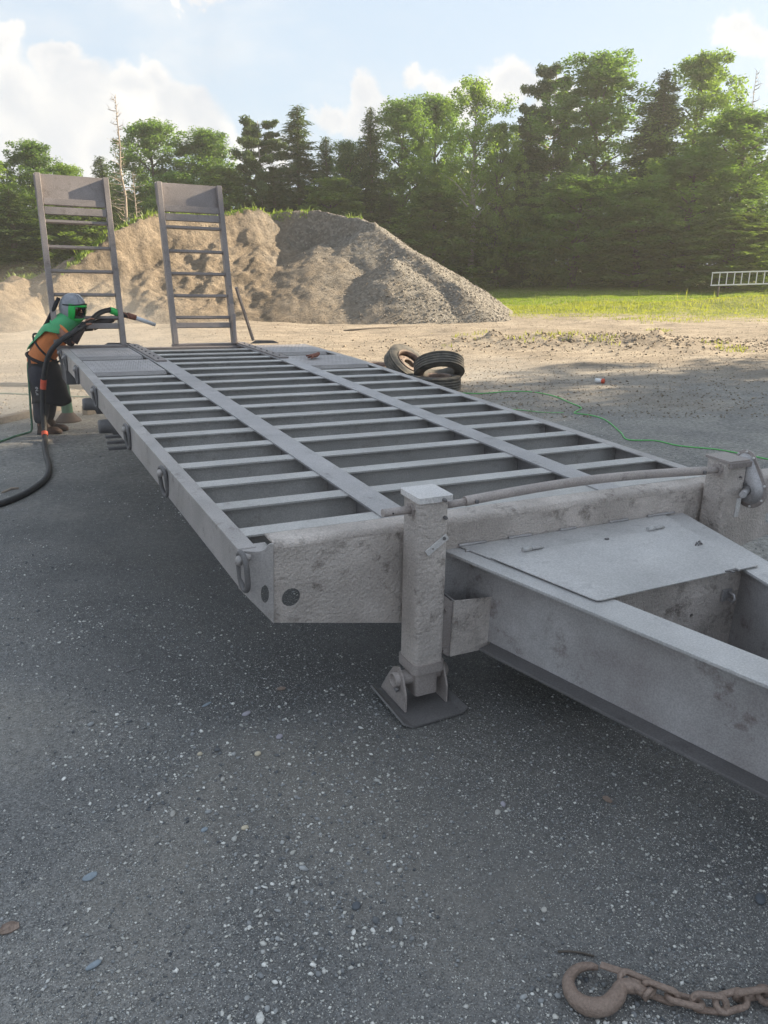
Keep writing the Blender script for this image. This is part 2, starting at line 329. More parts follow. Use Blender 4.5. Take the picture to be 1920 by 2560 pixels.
M['clod'] = stone_mat('earth_clods', [(0, (.17, .135, .10)), (.5, (.27, .215, .155)), (1, (.40, .34, .27))], .95)
M['rubble'] = stone_mat('grey_rubble', [(0, (.13, .115, .10)), (.5, (.21, .185, .155)), (1, (.36, .32, .28))], .9)

# ------------------------------------------------------------------ mesh helpers
class MB:
    def __init__(s): s.v = []; s.f = []; s.sm = []
    def add(s, vs, fs, smooth=False):
        o = len(s.v); s.v += [tuple(p) for p in vs]
        for f in fs: s.f.append(tuple(i + o for i in f)); s.sm.append(smooth)
        return s
    def box(s, x0, x1, y0, y1, z0, z1):
        vs = [(x, y, z) for x in (x0, x1) for y in (y0, y1) for z in (z0, z1)]
        return s.add(vs, [(0, 1, 3, 2), (4, 6, 7, 5), (0, 4, 5, 1), (2, 3, 7, 6), (0, 2, 6, 4), (1, 5, 7, 3)])
    def obox(s, c, ax, half):
        c = Vector(c); A = [Vector(a).normalized() * h for a, h in zip(ax, half)]
        vs = [c + A[0] * i + A[1] * j + A[2] * k for i in (-1, 1) for j in (-1, 1) for k in (-1, 1)]
        return s.add(vs, [(0, 1, 3, 2), (4, 6, 7, 5), (0, 4, 5, 1), (2, 3, 7, 6), (0, 2, 6, 4), (1, 5, 7, 3)])
    def bar(s, a, b, w, h, upv=(0, 0, 1)):
        a = Vector(a); b = Vector(b); d = (b - a); l = d.length / 2; d.normalize()
        x = d.cross(Vector(upv)).normalized(); u = x.cross(d)
        return s.obox((a + b) / 2, (d, x, u), (l, w / 2, h / 2))
    def tube(s, pts, r, n=10, closed=False, caps=True):
        pts = [Vector(p) for p in pts]; k = len(pts)
        rs = r if isinstance(r, (list, tuple)) else [r] * k
        o = len(s.v); prev = None
        for i, p in enumerate(pts):
            if closed: t = pts[(i + 1) % k] - pts[i - 1]
            else: t = pts[min(i + 1, k - 1)] - pts[max(i - 1, 0)]
            t.normalize()
            if prev is None:
                a = Vector((0, 0, 1)) if abs(t.z) < .9 else Vector((1, 0, 0)); x = t.cross(a).normalized()
            else: x = (prev - t * prev.dot(t)).normalized()
            prev = x; y = t.cross(x)
            for j in range(n):
                a = 2 * math.pi * j / n; s.v.append(tuple(p + (x * math.cos(a) + y * math.sin(a)) * rs[i]))
        m = k if closed else k - 1
        for i in range(m):
            for j in range(n):
                a = o + i * n + j; b2 = o + i * n + (j + 1) % n; i2 = (i + 1) % k
                s.f.append((a, b2, o + i2 * n + (j + 1) % n, o + i2 * n + j)); s.sm.append(True)
        if caps and not closed:
            s.f.append(tuple(o + j for j in reversed(range(n)))); s.sm.append(False)
            s.f.append(tuple(o + (k - 1) * n + j for j in range(n))); s.sm.append(False)
        return s
    def prism(s, poly, O, U, V, W, holes=()):
        """2-D outline (with round holes) in the plane O+uU+vV, pushed out along the vector W"""
        O = Vector(O); U = Vector(U); V = Vector(V); W = Vector(W)
        loops = [list(poly)]
        for hl in holes:
            cx, cy, r, ry = hl if len(hl) == 4 else (*hl, hl[2])
            loops.append([(cx + r * math.cos(-2 * math.pi * k / 16), cy + ry * math.sin(-2 * math.pi * k / 16)) for k in range(16)])
        flat = [p for l in loops for p in l]; n = len(flat)
        tris = tessellate_polygon([[Vector((x, y, 0)) for x, y in l] for l in loops])
        vs = [O + U * x + V * y for x, y in flat] + [O + U * x + V * y + W for x, y in flat]
        fs = [tuple(t) for t in tris] + [tuple(i + n for i in reversed(t)) for t in tris]
        o = 0
        for l in loops:
            k = len(l)
            for i in range(k): fs.append((o + i, o + (i + 1) % k, o + (i + 1) % k + n, o + i + n))
            o += k
        return s.add(vs, fs)
    def sweep(s, prof, a, b, U, V, closed=True):
        """profile (u,v) extruded from a to b"""
        a = Vector(a); b = Vector(b); U = Vector(U); V = Vector(V); n = len(prof)
        vs = [a + U * x + V * y for x, y in prof] + [b + U * x + V * y for x, y in prof]
        fs = [(i, (i + 1) % n, (i + 1) % n + n, i + n) for i in range(n)]
        tr = tessellate_polygon([[Vector((x, y, 0)) for x, y in prof]])
        fs += [tuple(t) for t in tr] + [tuple(i + n for i in reversed(t)) for t in tr]
        return s.add(vs, fs)
    def lathe(s, prof, c=(0, 0, 0), ax=(0, 0, 1), n=32, smooth=True, closed=False):
        c = Vector(c); z = Vector(ax).normalized(); x = z.orthogonal().normalized(); y = z.cross(x); o = len(s.v); k = len(prof)
        for r, h in prof:
            for j in range(n):
                a = 2 * math.pi * j / n; s.v.append(tuple(c + z * h + (x * math.cos(a) + y * math.sin(a)) * r))
        for i in range(k if closed else k - 1):
            i2 = (i + 1) % k
            for j in range(n):
                s.f.append((o + i * n + j, o + i * n + (j + 1) % n, o + i2 * n + (j + 1) % n, o + i2 * n + j)); s.sm.append(smooth)
        return s
    def loft(s, secs, n=18, caps=True):
        """secs: (centre, axis1*radius1, axis2*radius2)"""
        o = len(s.v)
        for c, a, b in secs:
            c = Vector(c); a = Vector(a); b = Vector(b)
            for j in range(n):
                t = 2 * math.pi * j / n; s.v.append(tuple(c + a * math.cos(t) + b * math.sin(t)))
        for i in range(len(secs) - 1):
            for j in range(n):
                s.f.append((o + i * n + j, o + i * n + (j + 1) % n, o + (i + 1) * n + (j + 1) % n, o + (i + 1) * n + j)); s.sm.append(True)
        if caps:
            s.f.append(tuple(o + j for j in reversed(range(n)))); s.sm.append(True)
            s.f.append(tuple(o + (len(secs) - 1) * n + j for j in range(n))); s.sm.append(True)
        return s
    def mesh(s, name, mat):
        me = bpy.data.meshes.new(name); me.from_pydata(s.v, [], s.f)
        me.polygons.foreach_set('use_smooth', s.sm); me.materials.append(mat)
        bm = bmesh.new(); bm.from_mesh(me); bmesh.ops.recalc_face_normals(bm, faces=bm.faces); bm.to_mesh(me); bm.free()
        me.update(); return me
    def build(s, name, mat, parent=None, bevel=0, label=None, rough=0):
        o = bpy.data.objects.new(name, s.mesh(name, mat)); C.objects.link(o)
        if parent: o.parent = parent
        if bevel:
            b = o.modifiers.new('bevel', 'BEVEL'); b.width = bevel; b.segments = 2; b.limit_method = 'ANGLE'; b.angle_limit = R(40)
        if label: o['label'] = label
        return o
def tag(o, label=None, cat=None, group=None, kind=None):
    if label: o['label'] = label
    if cat: o['category'] = cat
    if group: o['group'] = group
    if kind: o['kind'] = kind
    return o
def empty(name, loc=(0, 0, 0), rot=(0, 0, 0), parent=None, label=None, cat=None, group=None):
    o = bpy.data.objects.new(name, None); C.objects.link(o); o.location = loc; o.rotation_euler = rot; o.empty_display_size = .1
    if parent: o.parent = parent
    return tag(o, label, cat, group)
def inst(name, me, parent=None, loc=(0, 0, 0), rot=(0, 0, 0), scale=(1, 1, 1)):
    o = bpy.data.objects.new(name, me); C.objects.link(o); o.location = loc; o.rotation_euler = rot; o.scale = scale
    if parent: o.parent = parent
    return o
def copy_tree(o, parent=None, top=True):
    c = o.copy(); C.objects.link(c)
    if parent: c.parent = parent
    for ch in list(o.children): copy_tree(ch, c)
    return c
def np_mesh(name, V, F, mat, smooth=False):
    me = bpy.data.meshes.new(name); nf, k = F.shape
    me.vertices.add(len(V)); me.vertices.foreach_set('co', np.asarray(V, dtype=np.float32).ravel())
    me.loops.add(nf * k); me.loops.foreach_set('vertex_index', F.astype(np.int32).ravel())
    me.polygons.add(nf); me.polygons.foreach_set('loop_start', np.arange(0, nf * k, k, dtype=np.int32)); me.polygons.foreach_set('loop_total', np.full(nf, k, dtype=np.int32))
    if smooth: me.polygons.foreach_set('use_smooth', np.ones(nf, dtype=bool))
    me.materials.append(mat); me.update(calc_edges=True); return me

# ------------------------------------------------------------------ ground
def fbm(x, y, seed, octs):
    """cheap smooth value noise"""
    out = np.zeros_like(x)
    for k, (f, a) in enumerate(octs):
        r = np.random.default_rng(seed + k); T = r.random((64, 64)) * 2 - 1
        u = x * f; v = y * f; i = np.floor(u).astype(int); j = np.floor(v).astype(int); fu = u - i; fv = v - j
        fu = fu * fu * (3 - 2 * fu); fv = fv * fv * (3 - 2 * fv)
        i &= 63; j &= 63; i1 = (i + 1) & 63; j1 = (j + 1) & 63
        out += a * ((T[i, j] * (1 - fu) + T[i1, j] * fu) * (1 - fv) + (T[i, j1] * (1 - fu) + T[i1, j1] * fu) * fv)
    return out
def ground_z(x, y):
    x = np.asarray(x, float); y = np.asarray(y, float)
    d = (x - CAM_LOC[0]) * FWD.x + (y - CAM_LOC[1]) * FWD.y
    s = (x - CAM_LOC[0]) * SIDE.x + (y - CAM_LOC[1]) * SIDE.y
    near = np.clip((d - 10) / 8, 0, 1)
    z = fbm(x, y, 3, [(.35, .012), (1.3, .006), (5.1, .003)]) * (.3 + .7 * np.clip((d - 1) / 6, 0, 1))
    z += near * fbm(x, y, 11, [(.22, .05), (.9, .035), (2.6, .02)])
    # churned heaps beyond the tyres
    hp = np.exp(-(((s - 5.2) / 2.6) ** 2 + ((d - 17.6) / 1.3) ** 2)) + .7 * np.exp(-(((s - 2.3) / 1.3) ** 2 + ((d - 18) / .9) ** 2))
    z += hp * (.06 + np.abs(fbm(x, y, 21, [(1.3, .16), (3.1, .14), (6.3, .08)])))
    # grass verge rises to the trees on the right
    z += np.clip((d - 27) / 16, 0, 1) * (.10 + .30 * np.clip((s - 2) / 18, 0, 1)) + np.clip((d - 27) / 4, 0, 1) * fbm(x, y, 31, [(.12, .12), (.5, .05)])
    hump = np.exp(-(((s - 14.5) / 3.2) ** 2 + ((d - 31) / 1.6) ** 2)) * .28
    return z + hump
def axis(lo, hi, c, fine, growth, step):
    a = [c]; s = fine
    while a[-1] < hi: a.append(a[-1] + s); s = min(s * growth, step) if a[-1] < 60 else s * 1.25
    b = [c]; s = fine
    while b[-1] > lo: b.append(b[-1] - s); s = min(s * growth, step) if b[-1] > -40 else s * 1.25
    return np.array(sorted(set(b[1:] + a)))
gx = axis(-600, 600, .5, .06, 1.012, .35); gy = axis(-600, 600, -1.0, .06, 1.012, .35)
X, Y = np.meshgrid(gx, gy, indexing='ij'); Z = ground_z(X, Y)
V = np.stack([X.ravel(), Y.ravel(), Z.ravel()], 1); nx, ny = X.shape
I = (np.arange(nx - 1)[:, None] * ny + np.arange(ny - 1)[None]).ravel()
F = np.stack([I, I + ny, I + ny + 1, I + 1], 1)
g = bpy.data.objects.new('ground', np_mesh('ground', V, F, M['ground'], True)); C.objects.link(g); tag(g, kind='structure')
def gz(x, y): return float(ground_z(np.array([x]), np.array([y]))[0])

# ------------------------------------------------------------------ loose stones
def stones(name, x, y, z, size, mat, flat=.55, seed=1, kind='stuff', sink=.25):
    r = np.random.default_rng(seed); n = len(x)
    base = np.array([(1, 0, 0), (-1, 0, 0), (0, 1, 0), (0, -1, 0), (0, 0, 1), (0, 0, -1), (.62, .62, .55), (-.62, .55, -.5)])[:6]
    tri = np.array([(0, 2, 4), (2, 1, 4), (1, 3, 4), (3, 0, 4), (2, 0, 5), (1, 2, 5), (3, 1, 5), (0, 3, 5)])
    # subdivided octahedron keeps pebbles roundish
    e = {}; vs = [tuple(b) for b in base]; ft = []
    def mid(a, b_):
        k = (min(a, b_), max(a, b_))
        if k not in e:
            p = (np.array(vs[a]) + np.array(vs[b_])) / 2; p /= np.linalg.norm(p); e[k] = len(vs); vs.append(tuple(p))
        return e[k]
    big = seed % 2 == 0
    if big:
        for a, b_, c in tri:
            ab, bc, ca = mid(a, b_), mid(b_, c), mid(c, a); ft += [(a, ab, ca), (ab, b_, bc), (ca, bc, c), (ab, bc, ca)]
        tri = np.array(ft)
    B = np.array(vs); m = len(B)
    P = np.repeat(B[None], n, 0) * (1 + r.uniform(-.28, .28, (n, m, 1)))
    P *= np.stack([r.uniform(.7, 1.35, n), r.uniform(.6, 1.0, n), r.uniform(.35, .8, n) * flat / .55], 1)[:, None]
    a = r.uniform(0, 6.28, n); ca, sa = np.cos(a)[:, None], np.sin(a)[:, None]
    Q = np.stack([P[..., 0] * ca - P[..., 1] * sa, P[..., 0] * sa + P[..., 1] * ca, P[..., 2]], 2)
    Q += (Q[..., :1] * r.uniform(-.25, .25, (n, 1, 1))) * np.array([0, 0, 1])
    Q *= (size / 2)[:, None, None]
    Q[..., 0] += x[:, None]; Q[..., 1] += y[:, None]; Q[..., 2] += (z + size * sink * flat)[:, None]
    Fc = (tri[None] + (np.arange(n) * m)[:, None, None]).reshape(-1, 3)
    o = bpy.data.objects.new(name, np_mesh(name, Q.reshape(-1, 3), Fc, mat, big)); C.objects.link(o)
    return tag(o, kind=kind)
def fan(n, d0, d1, half, seed, power=1.0):
    r = np.random.default_rng(seed); d = d0 * (d1 / d0) ** (r.random(n) ** power); s = r.uniform(-half, half, n) * d
    return CAM_LOC[0] + d * FWD.x + s * SIDE.x, CAM_LOC[1] + d * FWD.y + s * SIDE.y, d, r
x, y, d, r = fan(210000, 1.1, 12.5, .62, 5)
cl = fbm(x, y, 77, [(.9, .6), (2.7, .4)]) + .25
cl = cl + .8 * np.exp(-(((x + .1) / .8) ** 2 + ((y + .5) / .7) ** 2)); keep = (r.random(len(x)) < np.clip(.22 + cl * 1.0, .06, 1)) & ~((x > 6) | (x < -7)); x, y, d = x[keep], y[keep], d[keep]
sz = np.clip(.0026 * (r.random(len(x)) + 1e-3) ** -.38, .0032, .014) * np.clip(.8 + d * .10, 1, 1.7)
o = stones('fine_gravel', x, y, ground_z(x, y), sz, M['pebble'], seed=3)
tag(o, 'fine pale grit scattered over the dark yard surface', None, None, 'stuff')
x, y, d, r = fan(9000, 1.3, 9.5, .6, 9)
cl = fbm(x, y, 78, [(.8, .4), (2.3, .5)]) + .9 * np.exp(-(((x + .05) / .55) ** 2 + ((y + .15) / .55) ** 2)) - .30; keep = (cl > .10) & (r.random(len(x)) < .75); x, y = x[keep], y[keep]
sz = r.uniform(.006, .016, len(x)) * (1 + .6 * (r.random(len(x)) > .94))
o = stones('pebbles', x, y, ground_z(x, y), sz, M['pebble'], seed=4); tag(o, 'small rounded pebbles lying in loose drifts on the dark yard', None, None, 'stuff')
x, y, d, r = fan(16000, 9, 30, .62, 13)
sz = r.uniform(.012, .035, len(x)) * np.where(r.random(len(x)) > .98, 1.8, 1.0)
o = stones('coarse_gravel', x, y, ground_z(x, y), sz, M['clod'], seed=5); tag(o, 'gravel and clods strewn over the tan part of the yard', None, None, 'stuff')
r = np.random.default_rng(3); n = 2600
n = 1500; s_ = r.normal(5.0, 2.3, n); d_ = r.normal(17.5, .8, n); x = CAM_LOC[0] + d_ * FWD.x + s_ * SIDE.x; y = CAM_LOC[1] + d_ * FWD.y + s_ * SIDE.y
o = stones('dirt_clods', x, y, ground_z(x, y), r.uniform(.03, .08, n) * np.where(r.random(n) > .985, 2.4, 1), M['clod'], seed=11, flat=.6); tag(o, 'turned up clods and roots on the low heaps behind the tyres', None, None, 'stuff')

# ------------------------------------------------------------------ the trailer
TR = Matrix(((0.9996805777, 0.0120416860, 0.0222202688, 0.0), (-0.0112896051, 0.9993693356, -0.0336671337, 0.0), (-0.0226116644, 0.0334055216, 0.9991860606, 0.7404223175), (0, 0, 0, 1)))
trailer = empty('flatbed_trailer', label='grey sandblasted steel trailer frame without a deck, two upright loading ramps at its rear', cat='trailer')
trailer.matrix_world = TR
T = trailer
XL, XR = .03, 2.56            # outer faces of the side rails
BL, BR = .665, 1.790          # left edges of the two main beams
BW = .135
YE = 5.68                     # rear end
def drop(y): return -.0 if y < 4.3 else -.03 * (y - 4.3) / 1.4
def ibeam(L, w=.085, h=.135, t=.008):
    """rolled section with its length along X from 0 to L, top at z=0, centred on y=0"""
    m = MB(); prof = [(-w/2, 0), (w/2, 0), (w/2, -t), (t/2, -t*1.3), (t/2, -h+t*1.3), (w/2, -h+t), (w/2, -h), (-w/2, -h), (-w/2, -h+t), (-t/2, -h+t*1.3), (-t/2, -t*1.3), (-w/2, -t)]
    return m.sweep(prof, (0, 0, 0), (L, 0, 0), (0, 1, 0), (0, 0, 1))
# side rails: channel, web outward
def rail(x0, s):
    m = MB(); h = .148; w = .068; t = .010
    prof = [(0, 0), (w * s, 0), (w * s, -t), (t * s, -t), (t * s, -h + t), (w * s, -h + t), (w * s, -h), (0, -h)]
    ys = [-.045, 1.4, 2.9, 4.3, 5.0, YE]; n = 8
    o = []
    for y in ys: o += [(x0 + u, y, v + drop(y) - .002) for u, v in prof]
    fs = []
    for i in range(len(ys) - 1):
        for j in range(n): fs.append((i * n + j, i * n + (j + 1) % n, (i + 1) * n + (j + 1) % n, (i + 1) * n + j))
    fs.append(tuple(range(n))); fs.append(tuple(range((len(ys) - 1) * n, len(ys) * n)))
    return m.add(o, fs)
rail(XL, 1).build('side_rail', M['side'], T, .003, 'left side rail carrying the lashing rings')
rail(XR, -1).build('side_rail', M['side'], T, .003)
# main beams
def mainbeam(x0):
    m = MB(); t = .012; w = BW; c = x0 + w / 2
    def seg(y0, y1, z0, z1, hh0, hh1):
        vs = []
        for y, z, h in ((y0, z0, hh0), (y1, z1, hh1)):
            vs += [(c - w/2, y, z), (c + w/2, y, z), (c + w/2, y, z - t), (c + t/2, y, z - t), (c + t/2, y, z - h + t), (c + w/2, y, z - h + t), (c + w/2, y, z - h), (c - w/2, y, z - h), (c - w/2, y, z - h + t), (c - t/2, y, z - h + t), (c - t/2, y, z - t), (c - w/2, y, z - t)]
        m.add(vs, [(j, (j + 1) % 12, (j + 1) % 12 + 12, j + 12) for j in range(12)] + [tuple(range(12)), tuple(range(12, 24))])
    seg(.004, 4.3, .004, .004, .34, .34); seg(4.3, YE + .05, .004, drop(YE) + .004, .34, .20)
    return m
for x0 in (BL, BR): mainbeam(x0).build('main_beam', M['flange'], T, .002)
# bolted strips on the tail of the main beams
for x0 in (BL, BR):
    m = MB(); m.box(x0 + .012, x0 + BW - .03, 4.42, YE + .10, -.02, .022)
    # follow the slope
    m.v = [(x, y, z + drop(y) - .002) for x, y, z in m.v]
    st = m.build('hinge_strip', M['ramp'], T, .003)
    for k in range(7):
        b_ = MB(); y = 4.52 + k * .18; b_.lathe([(0, .03), (.008, .03), (.010, .024), (.010, .018), (0, .018)], (x0 + .05, y, drop(y)), (0, 0, 1), 8); b_.build('bolt', M['darksteel'], st)
# crossmembers, one object per bay
bays = [(XL + .012, BL + BW / 2 - .008), (BL + BW / 2 + .008, BR + BW / 2 - .008), (BR + BW / 2 + .008, XR - .012)]
meshes = [ibeam(b - a).mesh('crossmember', M['member']) for a, b in bays]
gus = MB().prism([(0, 0), (.05, 0), (.0, -.11)], (0, 0, 0), (1, 0, 0), (0, 0, 1), (0, .006, 0)).mesh('gusset', M['member'])
for k in range(18):
    y = .118 + .3255 * k
    if y > YE - .05: break
    for j, (a, b) in enumerate(bays):
        if j != 1 and 3.9 < y < 4.9: continue
        if j != 1 and 4.97 < y: continue
        q = inst('crossmember', meshes[j], T, (a, y + random.uniform(-.003, .003), drop(y) - .0035))
for j in (0, 2):
    a, b = bays[j]
    for y in (3.99, 4.965, 5.60):
        inst('crossmember', meshes[j], T, (a, y, drop(y) - .016))
    # the two treadplates with toothed near edges
    for (y0, y1) in ((3.955, 4.64), (4.93, 5.62)):
        m = MB(); z0, z1 = drop(y0), drop(y1); xa = a + .058 if j == 0 else a + .065; xb = b - .07 if j == 0 else b - .06
        m.add([(xa, y0, z0 - .006), (xb, y0, z0 - .006), (xb, y1, z1 - .006), (xa, y1, z1 - .006), (xa, y0, z0), (xb, y0, z0), (xb, y1, z1), (xa, y1, z1)],
              [(0, 1, 2, 3), (4, 5, 6, 7), (0, 1, 5, 4), (1, 2, 6, 5), (2, 3, 7, 6), (3, 0, 4, 7)])
        pl = m.build('tread_plate', M['checker'], T)
        t_ = MB(); nrow = 14
        t_.add([(xa, y0, z0 - .006), (xb, y0, z0 - .006), (xb, y0 - .012, z0 - .05), (xa, y0 - .012, z0 - .05)], [(0, 1, 2, 3)])
        for i in range(40):
            x = xa + (xb - xa) * (i + .5) / 40
            t_.add([(x - .006, y0 + .006, z0 + .001), (x + .004, y0 + .006, z0 + .001), (x + .009, y0 - .034, z0 - .026), (x - .001, y0 - .034, z0 - .026), (x + .004, y0 - .030, z0 - .05)], [(0, 1, 2, 3), (3, 2, 4), (0, 3, 4), (1, 4, 2)])
        t_.build('toothed_edge', M['side'], pl)
        rr = MB()
        for r_ in range(nrow):
            yy = y0 + .03 + (y1 - y0 - .06) * r_ / (nrow - 1)
            for i in range(26):
                x = xa + .02 + (xb - xa - .04) * (i + .5 * (r_ % 2)) / 26; zz = drop(yy)
                dx, dy = (.008, .006) if (i + r_) % 2 else (.008, -.006)
                rr.add([(x - dx, yy - dy, zz), (x, yy - .003, zz + .0022), (x + dx, yy + dy, zz), (x, yy + .003, zz + .0022)], [(0, 1, 2), (0, 2, 3), (0, 1, 3), (1, 2, 3)])
        ro = rr.build('raised_tread', M['checker'], pl); ro['kind'] = 'stuff'
# last strip and plate by the bumper on the right bay
MB().box(BR + BW + .002, XR - .07, .004, .050, -.012, .0015).build('closing_strip', M['flange'], T, .002)
MB().box(BR - .10, BR + BW + .12, -.006, .034, -.004, .006).build('corner_plate', M['flange'], T, .002)
# rear bulkhead
def rear(x0, x1): MB().box(x0, x1, YE + .002, YE + .05, drop(YE) - .19, drop(YE) - .012).build('rear_crossmember', M['ramp'], T, .004)
rear(XL, XR)
for xa, xb in ((.02, .66), (1.14, 1.84)):
    m = MB(); m.box(xa - .02, xb + .02, YE + .055, YE + .12, drop(YE) - .03, drop(YE) + .012); m.build('rear_step', M['ramp'], T, .004)
for xc in (.60, 2.15):
    m = MB(); m.prism([(-.17, 0), (.17, 0), (.10, .03), (-.10, .035)], (xc, YE + .16, drop(YE) - .01), (1, 0, 0), (0, 0, 1), (0, .012, 0)); m.build('bent_flap', M['darksteel'], T)
# front bumper: face with round light holes, rounded top edge, top flange
BY = -.10; BX0, BX1 = .145, 2.90
def bz(x): # lower edge
    t = min(max((x - BX0) / .55, 0), 1); t2 = min(max((BX1 - x) / .55, 0), 1)
    return -.290 - .108 * min(t, t2)
bump_root = empty('front_bumper', parent=T)
out = [(BX0, .0)] + [(x, bz(x)) for x in (BX0, .42, .70, 1.5, 2.35, 2.62, BX1)] + [(BX1, .0)]
m = MB(); m.prism(out, (0, BY, 0), (1, 0, 0), (0, 0, 1), (0, .009, 0), holes=[(.212, -.200, .037), (2.83, -.200, .037)])
m.build('face_plate', M['pitted'], bump_root, .0015)
nr = .026; prof = [(BY, .0)] + [(BY + nr - nr * math.cos(a), nr * math.sin(a)) for a in [R(15 * k) for k in range(1, 7)]] + [(-.002, nr), (-.002, nr - .009)] + [(BY + nr - (nr - .009) * math.cos(R(90 - 22 * k)), (nr - .009) * math.sin(R(90 - 22 * k))) for k in range(0, 4)] + [(BY + .009, 0)]
m = MB(); m.sweep([(y, z) for y, z in prof], (BX0 - .0, 0, 0), (BX1, 0, 0), (0, 1, 0), (0, 0, 1)); m.build('top_flange', M['pitted'], bump_root, .001)
# chamfered ends with their own hole and the dipped top edge
for s, xe, xo in ((1, BX0, XL), (-1, BX1, BX1 + .12)):
    U = Vector((xo - xe, (-.046 - BY), 0)); Ln = U.length; U.normalize(); Wv = U.cross(Vector((0, 0, 1))).normalized() * -.009 * s
    poly = [(0, .024), (.012, .024), (.020, .018), (.030, .004), (.042, -.003), (.060, -.006), (Ln, -.006), (Ln, -.150), (0, -.290)]
    m = MB(); m.prism(poly, (xe, BY + .0, 0), U, (0, 0, 1), Wv, holes=[(Ln * .25, -.172, .0145, .036)])
    m.build('end_plate', M['side'], bump_root, .0015)
MB().prism([(XL, -.046), (.145, -.098), (.145, -.004), (.100, -.004), (.100, -.04), (XL, -.04)], (0, 0, -.0105), (1, 0, 0), (0, 1, 0), (0, 0, .004)).build('corner_gusset', M['side'], bump_root)
MB().tube([(XL - .001, -.047, -.012), (.075, -.069, -.060), (.135, -.097, -.115)], .0022, 5).build('weld_bead', M['flange'], bump_root)
# small weld bead below the hatch plate and weld runs
def weld(x0, x1, y, z, par):
    n = int(abs(x1 - x0) / .012) + 2
    pts = [(x0 + (x1 - x0) * i / n, y + random.uniform(-.0012, .0012), z + random.uniform(-.001, .001)) for i in range(n + 1)]
    MB().tube(pts, [.0062 + random.uniform(-.0012, .0012) for _ in pts], 6).build('weld_bead', M['flange'], par)
# ---- drawbar A-frame
ZT = -.105; HB = .385
def drawbar(xa, s):
    """xa: outer edge of the top flange at y=-.12; s: slope of x along -y"""
    root = empty('drawbar_beam', parent=T)
    d = Vector((s, -1, 0)).normalized(); n = Vector((1, s, 0)).normalized() if s > 0 else Vector((-1, -s, 0)).normalized()
    n = d.cross(Vector((0, 0, 1))); n = n if (n.x > 0) == (s > 0) else -n      # points inwards
    P0 = Vector((xa, -.12, ZT)); L0, L1 = .0, 2.35; fw_ = .155; t = .012
    A = P0 + d * L0; B = P0 + d * L1
    A0 = P0 - d * .02
    m = MB(); m.sweep([(0, 0), (fw_, 0), (fw_, -t), (0, -t)], A0, B, n, (0, 0, 1)); m.build('top_flange', M['lid'], root, .002)
    m = MB(); m.sweep([(.118, -t - .001), (.128, -t - .001), (.128, -HB + t + .001), (.118, -HB + t + .001)], A0 + d * .0, B, n, (0, 0, 1)); m.build('web', M['beam'], root)
    m = MB(); m.sweep([(.046, -HB + t), (.205, -HB + t), (.205, -HB), (.046, -HB)], P0 + d * .17, B, n, (0, 0, 1)); m.build('bottom_flange', M['darksteel'], root, .002)
    return d, n
drawbar(.862, .262); drawbar(2.180, -.262)
# box between the beams under the hatch
m = MB(); m.prism([(1.13, ZT - .014), (1.96, ZT - .014), (1.96, ZT - .37), (1.13, ZT - .37)], (0, -.675, 0), (1, 0, 0), (0, 0, 1), (0, .008, 0), holes=[(1.655, -.283, .0095)])
wall = m.build('tool_box_wall', M['pitted'], T)
MB().box(1.80, 1.85, -.687, -.676, -.245, -.195).build('lug_plate', M['flange'], wall, .002)
pts = [(1.828, -.690, -.205), (1.828, -.715, -.208), (1.828, -.722, -.222), (1.828, -.715, -.236), (1.828, -.690, -.236)]
MB().tube(pts, .006, 8).build('staple', M['flange'], wall)
MB().box(1.16, 1.90, -.66, -.05, ZT - .375, ZT - .365).build('tool_box_floor', M['darksteel'], T)
# fixed plate and hatch lid
Zl = ZT + .002
fx = [(.930, -.104), (.985, -.262), (1.075, -.258), (2.015, -.252), (2.060, -.40), (2.075, -.40), (2.165, -.104)]
fx = [(.932, -.104), (.975, -.2555), (2.012, -.2505), (2.020, -.2505), (2.060, -.104)]
m = MB(); m.prism(fx, (0, 0, Zl), (1, 0, 0), (0, 1, 0), (0, 0, .006)); m.build('hatch_surround', M['lid'], T, .0012)
lid = [(.978, -.259), (2.009, -.254), (2.020, -.290), (2.108, -.290), (2.028, -.640), (1.925, -.718), (1.120, -.733), (1.100, -.728), (1.090, -.712)]
lid = [(.978, -.260), (2.000, -.2545), (1.938, -.712), (1.930, -.719), (1.118, -.730), (1.102, -.726), (1.095, -.712)]
m = MB(); m.prism(lid, (0, 0, Zl + .004), (1, 0, 0), (0, 1, 0), (0, 0, .0055)); lido = m.build('hatch_lid', M['lid'], T, .0015)
for xh in (1.165, 1.835):
    hg = MB(); hg.tube([(xh - .035, -.256, Zl + .018), (xh + .005, -.256, Zl + .018)], .0095, 10); h1 = hg.build('hinge', M['lid'], lido)
    MB().tube([(xh + .008, -.256, Zl + .018), (xh + .055, -.256, Zl + .018)], .0075, 10).build('hinge_pin', M['lid'], h1)
    MB().box(xh + .010, xh + .075, -.252, -.238, Zl + .008, Zl + .016).build('hinge_leaf', M['lid'], h1)
MB().tube([(1.545, -.272, Zl + .012), (1.562, -.274, Zl + .012)], .005, 8).build('rivet', M['darksteel'], lido)
for q, (x, y, a) in enumerate(((1.872, -.462, .5), (1.885, -.470, .2), (1.898, -.455, 1.0))):
    dx, dy = .014 * math.cos(a), .014 * math.sin(a)
    MB().tube([(x - dx, y - dy, Zl + .012), (x, y, Zl + .021), (x + dx, y + dy, Zl + .012)], .0032, 6).build('broken_latch', M['darksteel'], lido)
m = MB(); m.prism([(0, 0), (.062, .002), (.062, -.022), (.052, -.022), (.050, -.010), (.030, -.010), (.028, -.024), (.018, -.024), (.016, -.008), (0, -.006)], (1.745, -.716, Zl + .010), (1, 0, 0), (0, 1, 0), (0, 0, .004)); m.build('hasp', M['darksteel'], lido)
